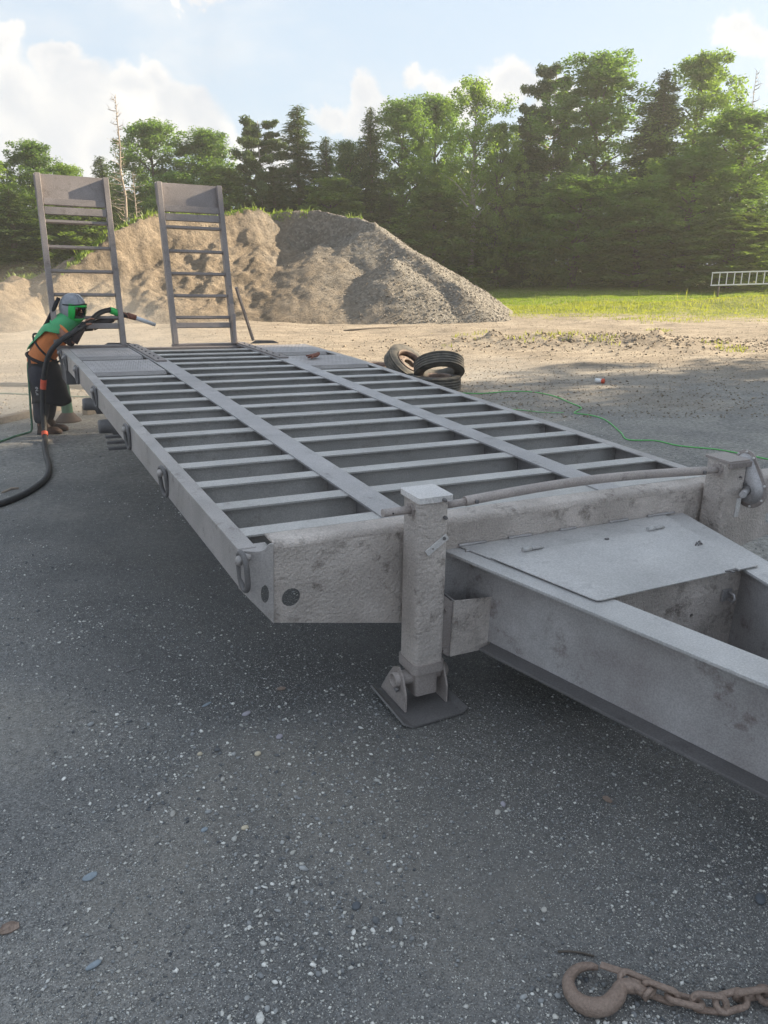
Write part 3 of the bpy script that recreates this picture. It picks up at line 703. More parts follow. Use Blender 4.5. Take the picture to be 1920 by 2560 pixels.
for xa_, xb_ in ((.925, 1.06), (1.17, 1.29), (1.44, 1.53), (1.72, 1.83), (1.95, 2.12)): weld(xa_, xb_, BY - .006, ZT + .012, T)
weld(.93, .97, -.15, ZT + .004, T)
for x_ in (.60, .98):
    pass
# ---- lashing rings along the left rail
ring_y = [-.085, 1.10, 2.06, 3.34, 4.36, 5.19, 5.60]
n = 22; pts = []
for k in range(n):
    a = 2 * math.pi * k / n; pts.append((.0, .036 * math.cos(a) , -.052 + .05 * math.sin(a) * 1.0 + (-.032 if math.sin(a) < 0 else .012)))
ringm = MB().tube(pts, .0105, 9, closed=True).mesh('ring', M['darksteel'])
cupm = MB().tube([(.012, 0, .006), (-.006, 0, .012), (-.022, 0, .006), (-.026, 0, -.012), (-.018, 0, -.020)], [.016, .018, .018, .016, .010], 10).mesh('ring_clip', M['side'])
for k, y in enumerate(ring_y):
    e = empty('lashing_ring', (XL - .002 + (.022 if k == 0 else 0), y, drop(y) - .018), (0, R(random.uniform(-3, 3)), 0), T)
    rg = inst('ring', ringm, e, (-.018, 0, .004), (0, R(-6), R(random.uniform(4, 16))))
    inst('ring_clip', cupm, e, (-.002, 0, -.012), scale=(1, 1, .8))
# ---- jacks
def jack(x0, zt, right=False):
    r_ = empty('landing_jack', parent=T)
    w = .130; y0, y1 = -.243, -.113
    lean = .0226
    def sq(x0_, x1_, ya, yb, za, zb, rad, name, mat, par=r_, bev=.0, tilt=True):
        cx, cy = (x0_ + x1_) / 2, (ya + yb) / 2; hx, hy = (x1_ - x0_) / 2, (yb - ya) / 2; prof = []
        for (sx, sy, a0) in ((1, 1, 0), (-1, 1, 90), (-1, -1, 180), (1, -1, 270)):
            for k in range(5):
                a = R(a0 + 22.5 * k); prof.append((cx + sx * (hx - rad) + rad * math.cos(a), cy + sy * (hy - rad) + rad * math.sin(a)))
        m = MB(); n_ = len(prof)
        vs = [(x, y, za) for x, y in prof] + [(x, y, zb) for x, y in prof]
        if tilt: vs = [(x - lean * z, y + .018 * z, z) for x, y, z in vs]
        m.add(vs, [(i, (i + 1) % n_, (i + 1) % n_ + n_, i + n_) for i in range(n_)], True); m.add(vs, [tuple(range(n_)), tuple(range(n_, 2 * n_))])
        return m.build(name, mat, par, bev)
    zb = -.545
    sq(x0, x0 + w, y0, y1, zb + .03, zt, .020, 'outer_tube', M['pitted'])
    sq(x0 - .007, x0 + w + .007, y0 - .007, y1 + .007, zb - .005, zb + .035, .024, 'collar', M['pipe'], bev=.003)
    sq(x0 + .014, x0 + w - .014, y0 + .012, y1 - .012, -.655, zb + .02, .015, 'inner_tube', M['pipe'])
    if not right:
        c_ = sq(x0 - .006, x0 + w + .012, y0 - .008, y1 + .012, zt - .004, zt + .018, .012, 'cap', M['cap'], bev=.005)
        for (x, y) in ((x0 + .095, y0 - .012),): MB().lathe([(0, .008), (.006, .008), (.008, 0), (.008, -.01)], (x, y, zt + .004), (0, -1, 0), 8).build('screw', M['darksteel'], c_)
    else:
        c_ = sq(x0 - .004, x0 + w + .006, y0 - .006, y1 + .008, zt - .002, zt + .010, .008, 'cap', M['pipe'], bev=.002)
        MB().box(x0 - .006, x0 + w + .002, y0 - .013, y0 - .002, zt - .022, zt + .004).build('cap_lip', M['ramp'], c_, .003)
    # foot
    X0, X1, Y0, Y1 = x0 - .070, x0 + w + .085, -.350, -.045; xm = (X0 + X1) / 2
    ft = empty('foot', (0, 0, .716 + (.014 - .7404 + .0226 * xm + .0334 * .2) / .9992), parent=r_)
    m = MB(); z = -.716; za = z - .0226 * .14; zb_ = z + .0226 * .14
    m.add([(X0, Y0 + .02, za + .012), (X0 + .03, Y0, za), (X1 - .03, Y0, zb_), (X1, Y0 + .01, zb_ + .010), (X1, Y1, zb_ + .012), (X1 - .03, Y1, zb_ - .004), (X0 + .03, Y1, za - .004), (X0, Y1, za + .022)],
          [(0, 1, 6, 7), (1, 2, 5, 6), (2, 3, 4, 5)])
    fp = m.build('base_plate', M['darksteel'], ft); sol = fp.modifiers.new('thick', 'SOLIDIFY'); sol.thickness = .008; sol.offset = 1
    for xl in (x0 - .028, x0 + w + .030):
        m = MB(); m.prism([(-.262, -.712), (-.258, -.640), (-.225, -.572), (-.190, -.548), (-.150, -.565), (-.115, -.612), (-.060, -.700), (-.055, -.712)], (xl, 0, 0), (0, 1, 0), (0, 0, 1), (.008, 0, 0), holes=[(-.188, -.600, .031)])
        m.build('lug', M['pipe'], ft, .001)
    pr = [(.030, -.050), (.030, w + .062), (.024, w + .062), (.024, -.050)]
    MB().lathe(pr, (x0, -.188, -.602), (1, 0, 0), 20, True, True).build('pin_tube', M['pipe'], ft)
    MB().tube([(x0 - .044, -.205, -.628), (x0 - .044, -.222, -.634)], .009, 6).build('bolt', M['darksteel'], ft)
    return r_
JZ = .160
jl = jack(.655, JZ); 
XJ = 2.270
jr = jack(XJ, .165, True)
# odds and ends on the left jack
MB().prism([(-.052, -.012), (.052, -.012), (.052, .014), (-.052, .014)], (.732, -.247, -.012), (Vector((.83, 0, .56))).normalized(), (Vector((-.56, 0, .83))).normalized(), (0, -.005, 0), holes=[(-.022, 0, .004)]).build('strap_tab', M['cap'], jl, .001)
for (x, z) in ((.760, .012), (.762, .092)): MB().lathe([(0, .012), (.006, .012), (.008, .006), (.008, -.002)], (x, -.245, z), (0, -1, 0), 6, False).build('bolt', M['darksteel'], jl)
# mounting box between the left jack and the drawbar beam
bk = MB(); bk.prism([(.790, -.245), (.802, -.245), (.832, -.272), (.838, -.272), (.838, -.515), (.830, -.512), (.790, -.480)], (0, -.225, 0), (1, 0, 0), (0, 0, 1), (0, .010, 0)); bk.build('mounting_flange', M['pipe'], jl, .001)
for z in (-.300, -.480): MB().lathe([(0, .010), (.011, .010), (.013, 0)], (.812, -.227, z), (0, -1, 0), 6, False).build('bolt_head', M['pipe'], jl)
m = MB(); m.add([(.838, -.236, -.266), (1.020, -.236, -.281), (1.030, -.236, -.512), (.838, -.236, -.512), (.838, -.228, -.266), (1.020, -.228, -.281), (1.030, -.228, -.512), (.838, -.228, -.512)],
   [(0, 1, 2, 3), (4, 5, 6, 7), (0, 1, 5, 4), (1, 2, 6, 5), (2, 3, 7, 6), (3, 0, 4, 7)]); m.build('mounting_plate', M['pitted'], jl, .002)
MB().box(.838, .845, -.227, -.10, -.510, -.268).build('mounting_cheek', M['beam'], jl)
MB().box(.845, .98, -.108, -.1005, -.510, -.12).build('back_plate', M['beam'], jl)
# cross shaft
sh = empty('cross_shaft', parent=T)
MB().tube([(.530, -.188, .118), (.655, -.186, .118)], .0155, 14).build('shaft_end', M['pipe'], sh)
MB().lathe([(.016, -.012), (.028, -.012), (.028, 0), (.016, 0)], (.655, -.186, .118), (1, 0, 0), 6, False).build('hex_nut', M['pipe'], sh)
MB().tube([(.790, -.186, .118), (.905, -.184, .121)], .0150, 14).build('inner_shaft', M['pipe'], sh)
pts = [(.885 + (2.185 - .885) * t, -.184, .121 + .030 * math.sin(math.pi * (t * .93 + .02)) * (1 - .25 * t)) for t in [i / 24 for i in range(25)]]
MB().tube(pts, .0195, 14).build('sleeve', M['pipe'], sh, .001)
MB().tube([(2.175, -.184, .124), (2.262, -.186, .122)], .0150, 14).build('inner_shaft', M['pipe'], sh)
MB().lathe([(.016, -.014), (.030, -.014), (.030, 0), (.016, 0)], (2.270, -.186, .122), (1, 0, 0), 6, False).build('hex_nut', M['pipe'], sh)
for (x, z) in ((.925, .124), (2.155, .126)): MB().tube([(x, -.200, z), (x, -.214, z)], .008, 6).build('bolt', M['darksteel'], sh)
MB().lathe([(0, .0008), (.0035, .0008)], (.565, -.2035, .118), (0, -1, 0), 8).build('pin_hole', M['black'], sh)
# gear case on the right jack
gc = empty('gear_case', parent=T)
def drop_outline(ra, rb, L_, n_=14):
    o = []
    al = math.asin(max(-1, min(1, (rb - ra) / L_)))
    for k in range(n_ + 1):
        a = -al * 0 + math.pi * k / n_; o.append((ra * math.cos(a), L_ + ra * math.sin(a)))
    for k in range(n_ + 1):
        a = math.pi + math.pi * k / n_; o.append((rb * math.cos(a), rb * math.sin(a)))
    return o
Ug = Vector((0, -.995, -.05)); Vg = Vector((0, .42, .905)).normalized(); Ug = Vector((0, -Vg.z, Vg.y))
G0 = Vector((XJ + .130 + .030, -.248, .030))
m = MB(); m.prism(drop_outline(.062, .090, .125), G0, Ug, Vg, (.008, 0, 0)); m.build('gear_case_rim', M['pipe'], gc, .001)
m = MB()
secs = []
o1 = drop_outline(.046, .072, .125); o2 = drop_outline(.030, .056, .125)
vs = [G0 + Ug * x + Vg * y for x, y in o1] + [G0 + Vector((-.030, 0, 0)) + Ug * x + Vg * y for x, y in o2]; n_ = len(o1)
m.add(vs, [(i, (i + 1) % n_, (i + 1) % n_ + n_, i + n_) for i in range(n_)] + [tuple(range(n_, 2 * n_))], True); m.build('gear_case_dome', M['flange'], gc)
for k in range(8):
    o_ = drop_outline(.054, .081, .125); x, y = o_[(k * 4 + 1) % len(o_)]
    p = G0 + Ug * x + Vg * y; MB().lathe([(0, .006), (.005, .006), (.006, 0)], p + Vector((-.001, 0, 0)), (-1, 0, 0), 6, False).build('screw', M['cap'], gc)
MB().tube([G0 + Vector((-.040, -.012, 0)) , G0 + Vector((-.125, -.062, .004))], .0155, 14).build('crank_stub', M['flange'], gc)
MB().lathe([(0, 0), (.026, 0), (.026, .008), (.018, .014), (0, .014)], G0 + Vector((-.030, -.004, 0)), (-1, 0, 0), 16).build('boss', M['darksteel'], gc)
MB().tube([G0 + Vector((.008, .06, .11)), G0 + Vector((.085, .06, .105))], .011, 10).build('spare_stub', M['darksteel'], gc)
MB().box(XJ + .085, XJ + .112, -.250, -.244, -.10, -.008).build('strap_tab', M['cap'], gc, .001)
for (x, z) in ((.08, .095), (.118, .06)): MB().lathe([(0, .010), (.005, .010), (.006, 0)], (XJ + x, -.244, z), (0, -1, 0), 6, False).build('bolt', M['darksteel'], gc)
# ---- axles, springs and hubs under the frame
for y in (4.15, 3.30):
    ax = empty('axle', parent=T)
    MB().tube([(.14, y, -.285), (2.44, y, -.285)], .062, 14).build('axle_tube', M['darksteel'], ax)
    for xs, s in ((.12, -1), (2.47, 1)):
        MB().lathe([(0, .10), (.045, .10), (.05, .085), (.052, .01), (.085, .0), (.085, -.05), (.06, -.07), (0, -.07)], (xs, y, -.285), (s, 0, 0), 20).build('hub', M['darksteel'], ax)
    for xs in (.30, 2.28):
        for q in range(3):
            MB().box(xs - .03, xs + .03, y - .36 + .07 * q, y + .36 - .07 * q, -.372 - .016 * q, -.358 - .016 * q).build('spring_leaf', M['darksteel'], ax)
for y in (3.72, 2.86, 4.60):
    for xs in (.30, 2.28): MB().prism([(-.09, -.0), (.09, 0), (.05, -.26), (-.05, -.26)], (xs, y, -.145), (0, 1, 0), (0, 0, 1), (.012, 0, 0)).build('spring_hanger', M['darksteel'], T)
for q in range(3): MB().box(.02, .34, 2.98 - .05 * q + .0, 3.02 - .05 * q, -.30 - .03 * q, -.285 - .03 * q).build('spring_leaf_end', M['darksteel'], T)
# ---- loading ramps
def ramp_(x0):
    r_ = empty('loading_ramp', parent=T)
    w = .68; b0 = Vector((x0, YE + .09, drop(YE) + .0)); u = Vector((.004, .300, .954)).normalized(); H = 1.66
    X = Vector((1, 0, 0)); nrm = X.cross(u)
    def P(a, h, o=0): return b0 + X * a + u * h + nrm * o
    for a in (.026, w - .026): MB().obox(P(a, H / 2), (X, u, nrm), (.026, H / 2, .040)).build('ramp_rail', M['ramp'], r_, .004)
    m = MB(); m.obox(P(w / 2, H - .105, -.030), (X, u, nrm), (w / 2 + .006, .118, .008)); m.build('top_plate', M['ramp'], r_, .003)
    m = MB(); m.obox(P(w / 2, H - .262, .010), (X, u, nrm), (w / 2 - .055, .032, .012)); m.build('upper_cross_plate', M['ramp'], r_, .003)
    m = MB(); m.obox(P(w / 2, H - .352, .020), (X, u, nrm), (w / 2 - .055, .036, .012)); m.build('upper_cross_plate', M['ramp'], r_, .003)
    for h in (1.215, .970, .738, .510, .285):
        MB().obox(P(w / 2, h, -.010), (X, u, nrm), (w / 2 - .053, .013, .022)).build('ramp_rung', M['ramp'], r_, .002)
    MB().obox(P(w / 2, .200), (X, u, nrm), (w / 2 - .053, .026, .016)).build('ramp_rung', M['ramp'], r_, .002)
    return r_
r1 = ramp_(-.020); r2 = ramp_(1.130)
MB().bar((1.835, YE + .16, .55), (2.06, YE + .30, -.02), .024, .024).build('ramp_stay', M['ramp'], r2)
MB().bar((1.79, YE + .10, .28), (1.77, YE + .04, -.02), .030, .040).build('ramp_foot_bracket', M['ramp'], r2)
# hub / bracket under the rear left corner
MB().box(.02, .40, 5.30, YE, -.32, -.17).build('rear_box', M['darksteel'], T, .004)

# ------------------------------------------------------------------ gravel pile and small mound
def cw(s, d, z=0): return Vector((CAM_LOC[0], CAM_LOC[1], 0)) + SIDE * s + FWD * d + Vector((0, 0, z))
RIDGE = [(-11.4, 27, -.4), (-10.98, 27, 1.0), (-10.64, 28, 1.68), (-9.6, 29, 2.68), (-8.95, 29.5, 3.06), (-8.18, 30, 3.3), (-5.72, 30, 3.37), (-4.26, 30, 3.35), (-2.47, 30, 3.51), (-1.0, 29.5, 3.26), (-.43, 29, 3.05), (.64, 28, 2.19), (1.76, 27, 1.51), (2.45, 26, 1.03), (3.0, 25.2, .48), (3.4, 24.8, -.1), (4.2, 24.6, -1.3)]
BASE = [(-13, 19), (-9.3, 19.6), (-8.81, 20.2), (-8.51, 21.2), (-7.14, 21.9), (-6.31, 22.6), (-5.2, 22.65), (-4.13, 23.65), (-3.09, 23.73), (-1.89, 23.5), (-.71, 22.96), (.66, 23.0), (2.24, 23.7), (3.6, 24.4), (5, 25)]
def interp(tab, x, k): a = np.array(tab); return np.interp(x, a[:, 0], a[:, k])
def fbm1(x, y, seed, octs): return fbm(x + 50, y + 50, seed, octs)
ss = np.linspace(-12.5, 5.2, 250); ds = np.concatenate([np.linspace(18.0, 31, 220), np.linspace(31.2, 38, 18)])
S_, D_ = np.meshgrid(ss, ds, indexing='ij')
# crest line in plan: same heading and elevation as seen, with the left part swinging forward
ND = [22.5, 23.3, 24.3, 25.6, 26.4, 27.2, 28.6, 29.6, 30, 29.5, 29, 28, 27, 26, 25.2, 24.8, 24.6]
CR = []
for (s0, d0, z0), nd in zip(RIDGE, ND): CR.append((s0 * nd / d0, nd, 1.71 + (z0 - 1.71) * nd / d0))
wobb = fbm1(S_, D_, 5, [(.35, .35), (1.1, .22), (2.9, .12)])
ridged = np.abs(fbm1(S_ * 1.3 - D_ * .5, D_ * .4 + S_ * .3, 25, [(1.1, .5), (2.7, .32), (5.9, .2)]))
surf = np.full_like(S_, -3.0)
for i in range(len(CR) - 1):
    (a0, b0, z0), (a1, b1, z1) = CR[i], CR[i + 1]; ux, uy = a1 - a0, b1 - b0; l2 = ux * ux + uy * uy
    t = np.clip(((S_ - a0) * ux + (D_ - b0) * uy) / l2, 0, 1); px_, py_ = a0 + ux * t, b0 + uy * t
    dist = np.hypot(S_ - px_, D_ - py_); zc = z0 + (z1 - z0) * t; mid_ = (a0 + a1) / 2
    frontm = (S_ - px_) * uy - (D_ - py_) * ux > 0     # camera side
    if mid_ < -4.6: h = zc - (1.25 + .5 * wobb) * np.minimum(dist, 1.1) - .56 * np.maximum(dist - 1.1, 0) - ridged * .27 * np.clip(dist / .8, 0, 1) * np.clip((5 - dist) / 3, 0, 1) + .25
    elif mid_ < -.6: h = zc - 2.3 * np.clip(dist - .12 + .5 * wobb, 0, .70) - .45 * np.maximum(dist - .95, 0)
    else: h = zc - .61 * dist
    h = np.where(frontm, h, zc - .6 * dist); h = np.minimum(h, zc + .02)
    surf = np.maximum(surf, h)
talus = 2.35 - .52 * np.hypot((S_ + 2.2) * .9, D_ - 28.3) + .05 * wobb
talus2 = 1.9 - .56 * np.hypot(S_ - .3, D_ - 27.0)
surf = np.maximum.reduce([surf, np.where(D_ < 29.3, talus, -3), np.where(D_ < 28.5, talus2, -3)])
rough_ = fbm1(S_, D_, 15, [(.9, .12), (2.1, .07), (5.3, .05), (11.1, .035)])
steepm = np.clip((-2.5 - S_) / 2.5, .25, 1)
surf = surf + rough_ * np.clip(surf / .8 + .2, 0, 1) * (.3 + .7 * steepm)
surf = np.maximum(surf, -.5)
dn = D_ + 0
W_ = np.array(CAM_LOC)[None, None, :2] + S_[..., None] * np.array([SIDE.x, SIDE.y]) + D_[..., None] * np.array([FWD.x, FWD.y])
gzz = ground_z(W_[..., 0], W_[..., 1])
Zp = gzz - .06 + surf
V = np.stack([S_.ravel(), D_.ravel(), Zp.ravel()], 1); nx, ny = S_.shape
I = (np.arange(nx - 1)[:, None] * ny + np.arange(ny - 1)[None]).ravel(); F = np.stack([I, I + ny, I + ny + 1, I + 1], 1)
kf = Zp.ravel(); gf = gzz.ravel(); up_ = ((kf - gf)[F].max(1) > -.08)
ctr = cw(-4, 26, 0)
Vw = np.stack([W_[..., 0].ravel() - ctr.x, W_[..., 1].ravel() - ctr.y, Zp.ravel()], 1)
used, inv = np.unique(F[up_], return_inverse=True)
pile = bpy.data.objects.new('gravel_pile', np_mesh('gravel_pile', Vw[used], inv.reshape(-1, 4), M['pile'], True)); C.objects.link(pile); pile.location = (ctr.x, ctr.y, 0)
tag(pile, 'big tan gravel and earth pile with a dug out face, grass along its crest', 'gravel pile')
def pile_h(s, d):
    i = np.clip(np.searchsorted(ss, s), 1, len(ss) - 1); j = np.clip(np.searchsorted(ds, d), 1, len(ds) - 1); return Zp[i, j]
# rubble on the pile
r = np.random.default_rng(41); n = 22000
s_ = r.uniform(-10.5, 4.2, n); d_ = r.uniform(20, 30, n)
den = np.clip((s_ + 3) / 5, .12, 1); kk = (r.random(n) < den); s_, d_ = s_[kk], d_[kk]; hh = pile_h(s_, d_)
x = CAM_LOC[0] + s_ * SIDE.x + d_ * FWD.x; y = CAM_LOC[1] + s_ * SIDE.y + d_ * FWD.y
kk = hh > ground_z(x, y) - .02; x, y, hh, s_ = x[kk], y[kk], hh[kk], s_[kk]
o = stones('pile_stones', x, y, hh, r.uniform(.018, .050, len(x)) * (1 + .5 * (s_ > 0)), M['rubble'], seed=7, flat=.8); o.parent = pile; o.matrix_parent_inverse = Matrix.Translation((-ctr.x, -ctr.y, 0))
# second, small mound at the left edge
ss2 = np.linspace(-16, -8.6, 90); ds2 = np.linspace(18.5, 29, 110); S2, D2 = np.meshgrid(ss2, ds2, indexing='ij')
top = np.interp(S2, [-16, -13.3, -11.83, -10.9, -10.4, -9.6, -8.8], [.5, .62, .75, 1.22, 1.2, .75, 0])
h2 = top * np.clip(1.25 - ((D2 - 25) / 4.6) ** 2, 0, 1) + fbm1(S2, D2, 61, [(.8, .10), (2.3, .09), (5, .05)]) * np.clip(top, 0, 1)
h2 -= .35 * np.clip((D2 - 21) / 2, 0, 1) * np.clip((24.4 - D2) / 1.5, 0, 1) * np.abs(fbm1(S2, D2, 62, [(1.5, 1)]))
x2 = CAM_LOC[0] + S2 * SIDE.x + D2 * FWD.x; y2 = CAM_LOC[1] + S2 * SIDE.y + D2 * FWD.y; z2_ = ground_z(x2, y2) - .08 + h2 * np.clip((D2 - 18.5) / 1, 0, 1)
c2 = cw(-11, 25); V = np.stack([x2.ravel() - c2.x, y2.ravel() - c2.y, z2_.ravel()], 1); nx, ny = S2.shape
I = (np.arange(nx - 1)[:, None] * ny + np.arange(ny - 1)[None]).ravel(); F = np.stack([I, I + ny, I + ny + 1, I + 1], 1)
o = bpy.data.objects.new('dirt_mound', np_mesh('dirt_mound', V, F, M['pile'], True)); C.objects.link(o); o.location = (c2.x, c2.y, 0); tag(o, 'low dirt mound with sparse grass, left of the big gravel pile', 'dirt mound')

# ------------------------------------------------------------------ grass
def blades(name, x, y, z, h, w, mat, seed, lean=.35):
    r = np.random.default_rng(seed); n = len(x); a = r.uniform(0, 6.28, n); l = r.uniform(-1, 1, (n, 2)) * lean * h[:, None]
    ca, sa = np.cos(a) * w, np.sin(a) * w
    p0 = np.stack([x - ca, y - sa, z - .02], 1); p1 = np.stack([x + ca, y + sa, z - .02], 1)
    p2 = np.stack([x + ca * .6 + l[:, 0] * .4, y + sa * .6 + l[:, 1] * .4, z + h * .6], 1); p3 = np.stack([x + l[:, 0], y + l[:, 1], z + h], 1)
    V = np.stack([p0, p1, p2, p3], 1).reshape(-1, 3); F = np.arange(n * 4).reshape(n, 4)
    o = bpy.data.objects.new(name, np_mesh(name, V, F, mat)); C.objects.link(o); return o
def region(n, s0, s1, d0, d1, seed):
    r = np.random.default_rng(seed); s = r.uniform(s0, s1, n); d = r.uniform(d0, d1, n)
    x = CAM_LOC[0] + s * SIDE.x + d * FWD.x; y = CAM_LOC[1] + s * SIDE.y + d * FWD.y; return x, y, s, d, r
x, y, s, d, r = region(170000, 0, 32, 23.8, 52, 71)
nn = fbm(x, y, 81, [(.25, .6), (.9, .4)]); lim = 25.6 + nn * 2.4
kk = (d > lim) & (s < d * .64) & (s > (d - 27) * .10 + 1.0) & (r.random(len(x)) < np.clip(.35 + .35 * (d - lim), .1, 1)); x, y, d, nn = x[kk], y[kk], d[kk], nn[kk]
hg = r.uniform(.015, .065, len(x)) * (1 + .9 * (r.random(len(x)) > .97)) * (1 + 1.2 * np.clip(nn, 0, 1)) * np.clip((d - 25) / 4, .35, 1.1)
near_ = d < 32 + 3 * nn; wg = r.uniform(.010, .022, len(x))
o = blades('shade_tinted_meadow_grass', x[~near_], y[~near_], ground_z(x[~near_], y[~near_]), hg[~near_] * .8, wg[~near_], M['shadegrass'], 15); tag(o, 'deeper green grass along the foot of the trees, tree shade painted into its colour', None, None, 'stuff')
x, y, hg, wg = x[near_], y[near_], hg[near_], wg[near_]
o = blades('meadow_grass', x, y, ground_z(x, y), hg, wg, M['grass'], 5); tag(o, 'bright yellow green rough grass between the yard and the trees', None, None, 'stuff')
x, y, s, d, r = region(180, 2, 20, 27, 34, 72); kk = (s < d * .62) & (fbm(x, y, 83, [(.4, 1)]) > -.1); x, y = x[kk], y[kk]
o = blades('tall_weeds', x, y, ground_z(x, y), r.uniform(.2, .55, len(x)), r.uniform(.006, .012, len(x)), M['grass'], 6, .2); tag(o, 'tall weed stems standing out of the rough grass', None, None, 'stuff')
# sparse tufts on the dirt
x, y, s, d, r = region(26000, -2, 16, 11.5, 27, 73); nn = fbm(x, y, 91, [(.45, .7), (1.7, .4)]); kk = (nn > .40) & (s > 1.2 + 0 * s) & ((d > 16) | (s > 6)); x, y = x[kk], y[kk]
o = blades('yard_tufts', x, y, ground_z(x, y), r.uniform(.03, .10, len(x)), r.uniform(.006, .014, len(x)), M['grass'], 7); tag(o, 'sparse grass tufts growing on the tan dirt', None, None, 'stuff')
# fringe on the pile crest
r = np.random.default_rng(75); n = 9000; s_ = r.uniform(-11.2, -.8, n); rdd = np.interp(s_, [a[0] for a in CR], [a[1] for a in CR]); d_ = rdd + r.uniform(-.30, 1.0, n)
cl_ = fbm(s_ * 1.0 + 50, d_ * 0 + 50, 93, [(.9, .6), (2.5, .4)]) > -.02; s_, d_ = s_[cl_], d_[cl_]; hh = pile_h(s_, d_)
x = CAM_LOC[0] + s_ * SIDE.x + d_ * FWD.x; y = CAM_LOC[1] + s_ * SIDE.y + d_ * FWD.y
o = blades('crest_grass', x - ctr.x, y - ctr.y, hh, r.uniform(.03, .10, len(x)) * (1 + 1.6 * (r.random(len(x)) > .95)), r.uniform(.010, .022, len(x)), M['weed'], 8, .6); o.parent = pile; tag(o, None, None, None, 'stuff')
r = np.random.default_rng(76); n = 1500; s_ = r.uniform(-14, -10.3, n); d_ = r.uniform(24, 26, n); x = CAM_LOC[0] + s_ * SIDE.x + d_ * FWD.x; y = CAM_LOC[1] + s_ * SIDE.y + d_ * FWD.y
ii = np.clip(np.searchsorted(ss2, s_), 0, 89); jj = np.clip(np.searchsorted(ds2, d_), 0, 109)
o = blades('mound_grass', x, y, z2_[ii, jj], r.uniform(.05, .2, n), r.uniform(.01, .02, n), M['weed'], 9, .5); tag(o, 'thin green weeds along the top of the low dirt mound', None, None, 'stuff')

# ------------------------------------------------------------------ trees
def leaf_cloud(cent, rad, per, size, r, flat=.7, up=.5, asp=1.0):
    """leaves round clump centres; returns verts, faces (one quad each)"""
    n = len(cent) * per; c = np.repeat(cent, per, 0); rr = np.repeat(rad, per)
    v = r.normal(size=(n, 3)); v /= np.linalg.norm(v, axis=1)[:, None]; k = r.random(n) ** .45
    p = c + v * (k * rr)[:, None] * np.array([1, 1, flat])
    nr = v * .6 + r.normal(size=(n, 3)) * .6; nr[:, 2] += up; nr /= np.linalg.norm(nr, axis=1)[:, None]
    t = np.cross(nr, r.normal(size=(n, 3))); t /= np.linalg.norm(t, axis=1)[:, None] + 1e-9; b = np.cross(nr, t)
    sz = (size * r.uniform(.6, 1.4, n))[:, None]
    V = np.stack([p - t * sz * asp, p - b * sz * .45, p + t * sz * asp, p + b * sz * .45], 1).reshape(-1, 3)
    return V, np.arange(n * 4).reshape(n, 4)
def limb(mb, a, b, r0, r1, n=6, k=5, sag=.1, seed=0):
    a = Vector(a); b = Vector(b); rr = random.Random(seed); L = (b - a).length; pts = []
    for i in range(k + 1):
        t = i / k; p = a.lerp(b, t) + Vector((rr.uniform(-1, 1), rr.uniform(-1, 1), 0)) * L * (.012 if L > 7 else .04) * math.sin(math.pi * t); p.z += sag * L * math.sin(math.pi * t) * .5; pts.append(p)
    mb.tube(pts, [r0 + (r1 - r0) * i / k for i in range(k + 1)], n)
# prototypes are 10 m high and 4 m wide
def proto_decid(seed, nclump=400, per=95, base=.14, leaf=.062, crad=(.18, .44), shape=.75, trunkmat='bark', leafmat='leaf', open_=0):
    r = np.random.default_rng(seed); rr = random.Random(seed); tb = MB()
    limb(tb, (0, 0, -.2), (rr.uniform(-.2, .2), rr.uniform(-.2, .2), 8.6), .15, .03, 8, 8, 0, seed)
    cs = []; rd_ = []
    # lobes: a handful of big limbs, each with a swarm of clumps
    lobes = []
    nl = 24
    for i in range(nl):
        t = base + (1 - base) * ((i + .5) / nl) ** .85; z = 10 * t
        env = 2.0 * (math.sin(math.pi * min(1, (t - base + .10) / (1.10 - base)) ** shape)) ** .75
        a = i * 2.399 + rr.uniform(-.4, .4); rad = env * rr.uniform(.45, .82) * (.9 if t < .85 else .35)
        e = (rad * math.cos(a), rad * math.sin(a), z); lobes.append((e, env))
        limb(tb, (0, 0, z - .9 * rad - .2), e, .055, .015, 5, 4, .15, seed + i)
    for i in range(nclump):
        e, env = lobes[i % nl]; sp = env * .30 + .30
        c = np.array(e) + r.normal(size=3) * np.array([sp, sp, sp * 1.15])
        tz = np.clip((c[2] / 10 - base) / (1 - base), 0, 1); hm = 2.15 * max(.10, math.sin(math.pi * min(.97, .12 + .83 * tz ** shape)) ** .7) * r.uniform(.85, 1.1); h = np.hypot(c[0], c[1])
        if h > hm: c[:2] *= hm / h
        if c[2] > 9.75: c[2] = 9.75 - r.random() * 1.2; c[:2] *= .4
        cs.append(c); rd_.append(r.uniform(*crad))
    V, F = leaf_cloud(np.array(cs), np.array(rd_), per, leaf, r, .95, .25)
    return tb.mesh('trunk', M[trunkmat]), np_mesh('crown', V, F, M[leafmat])
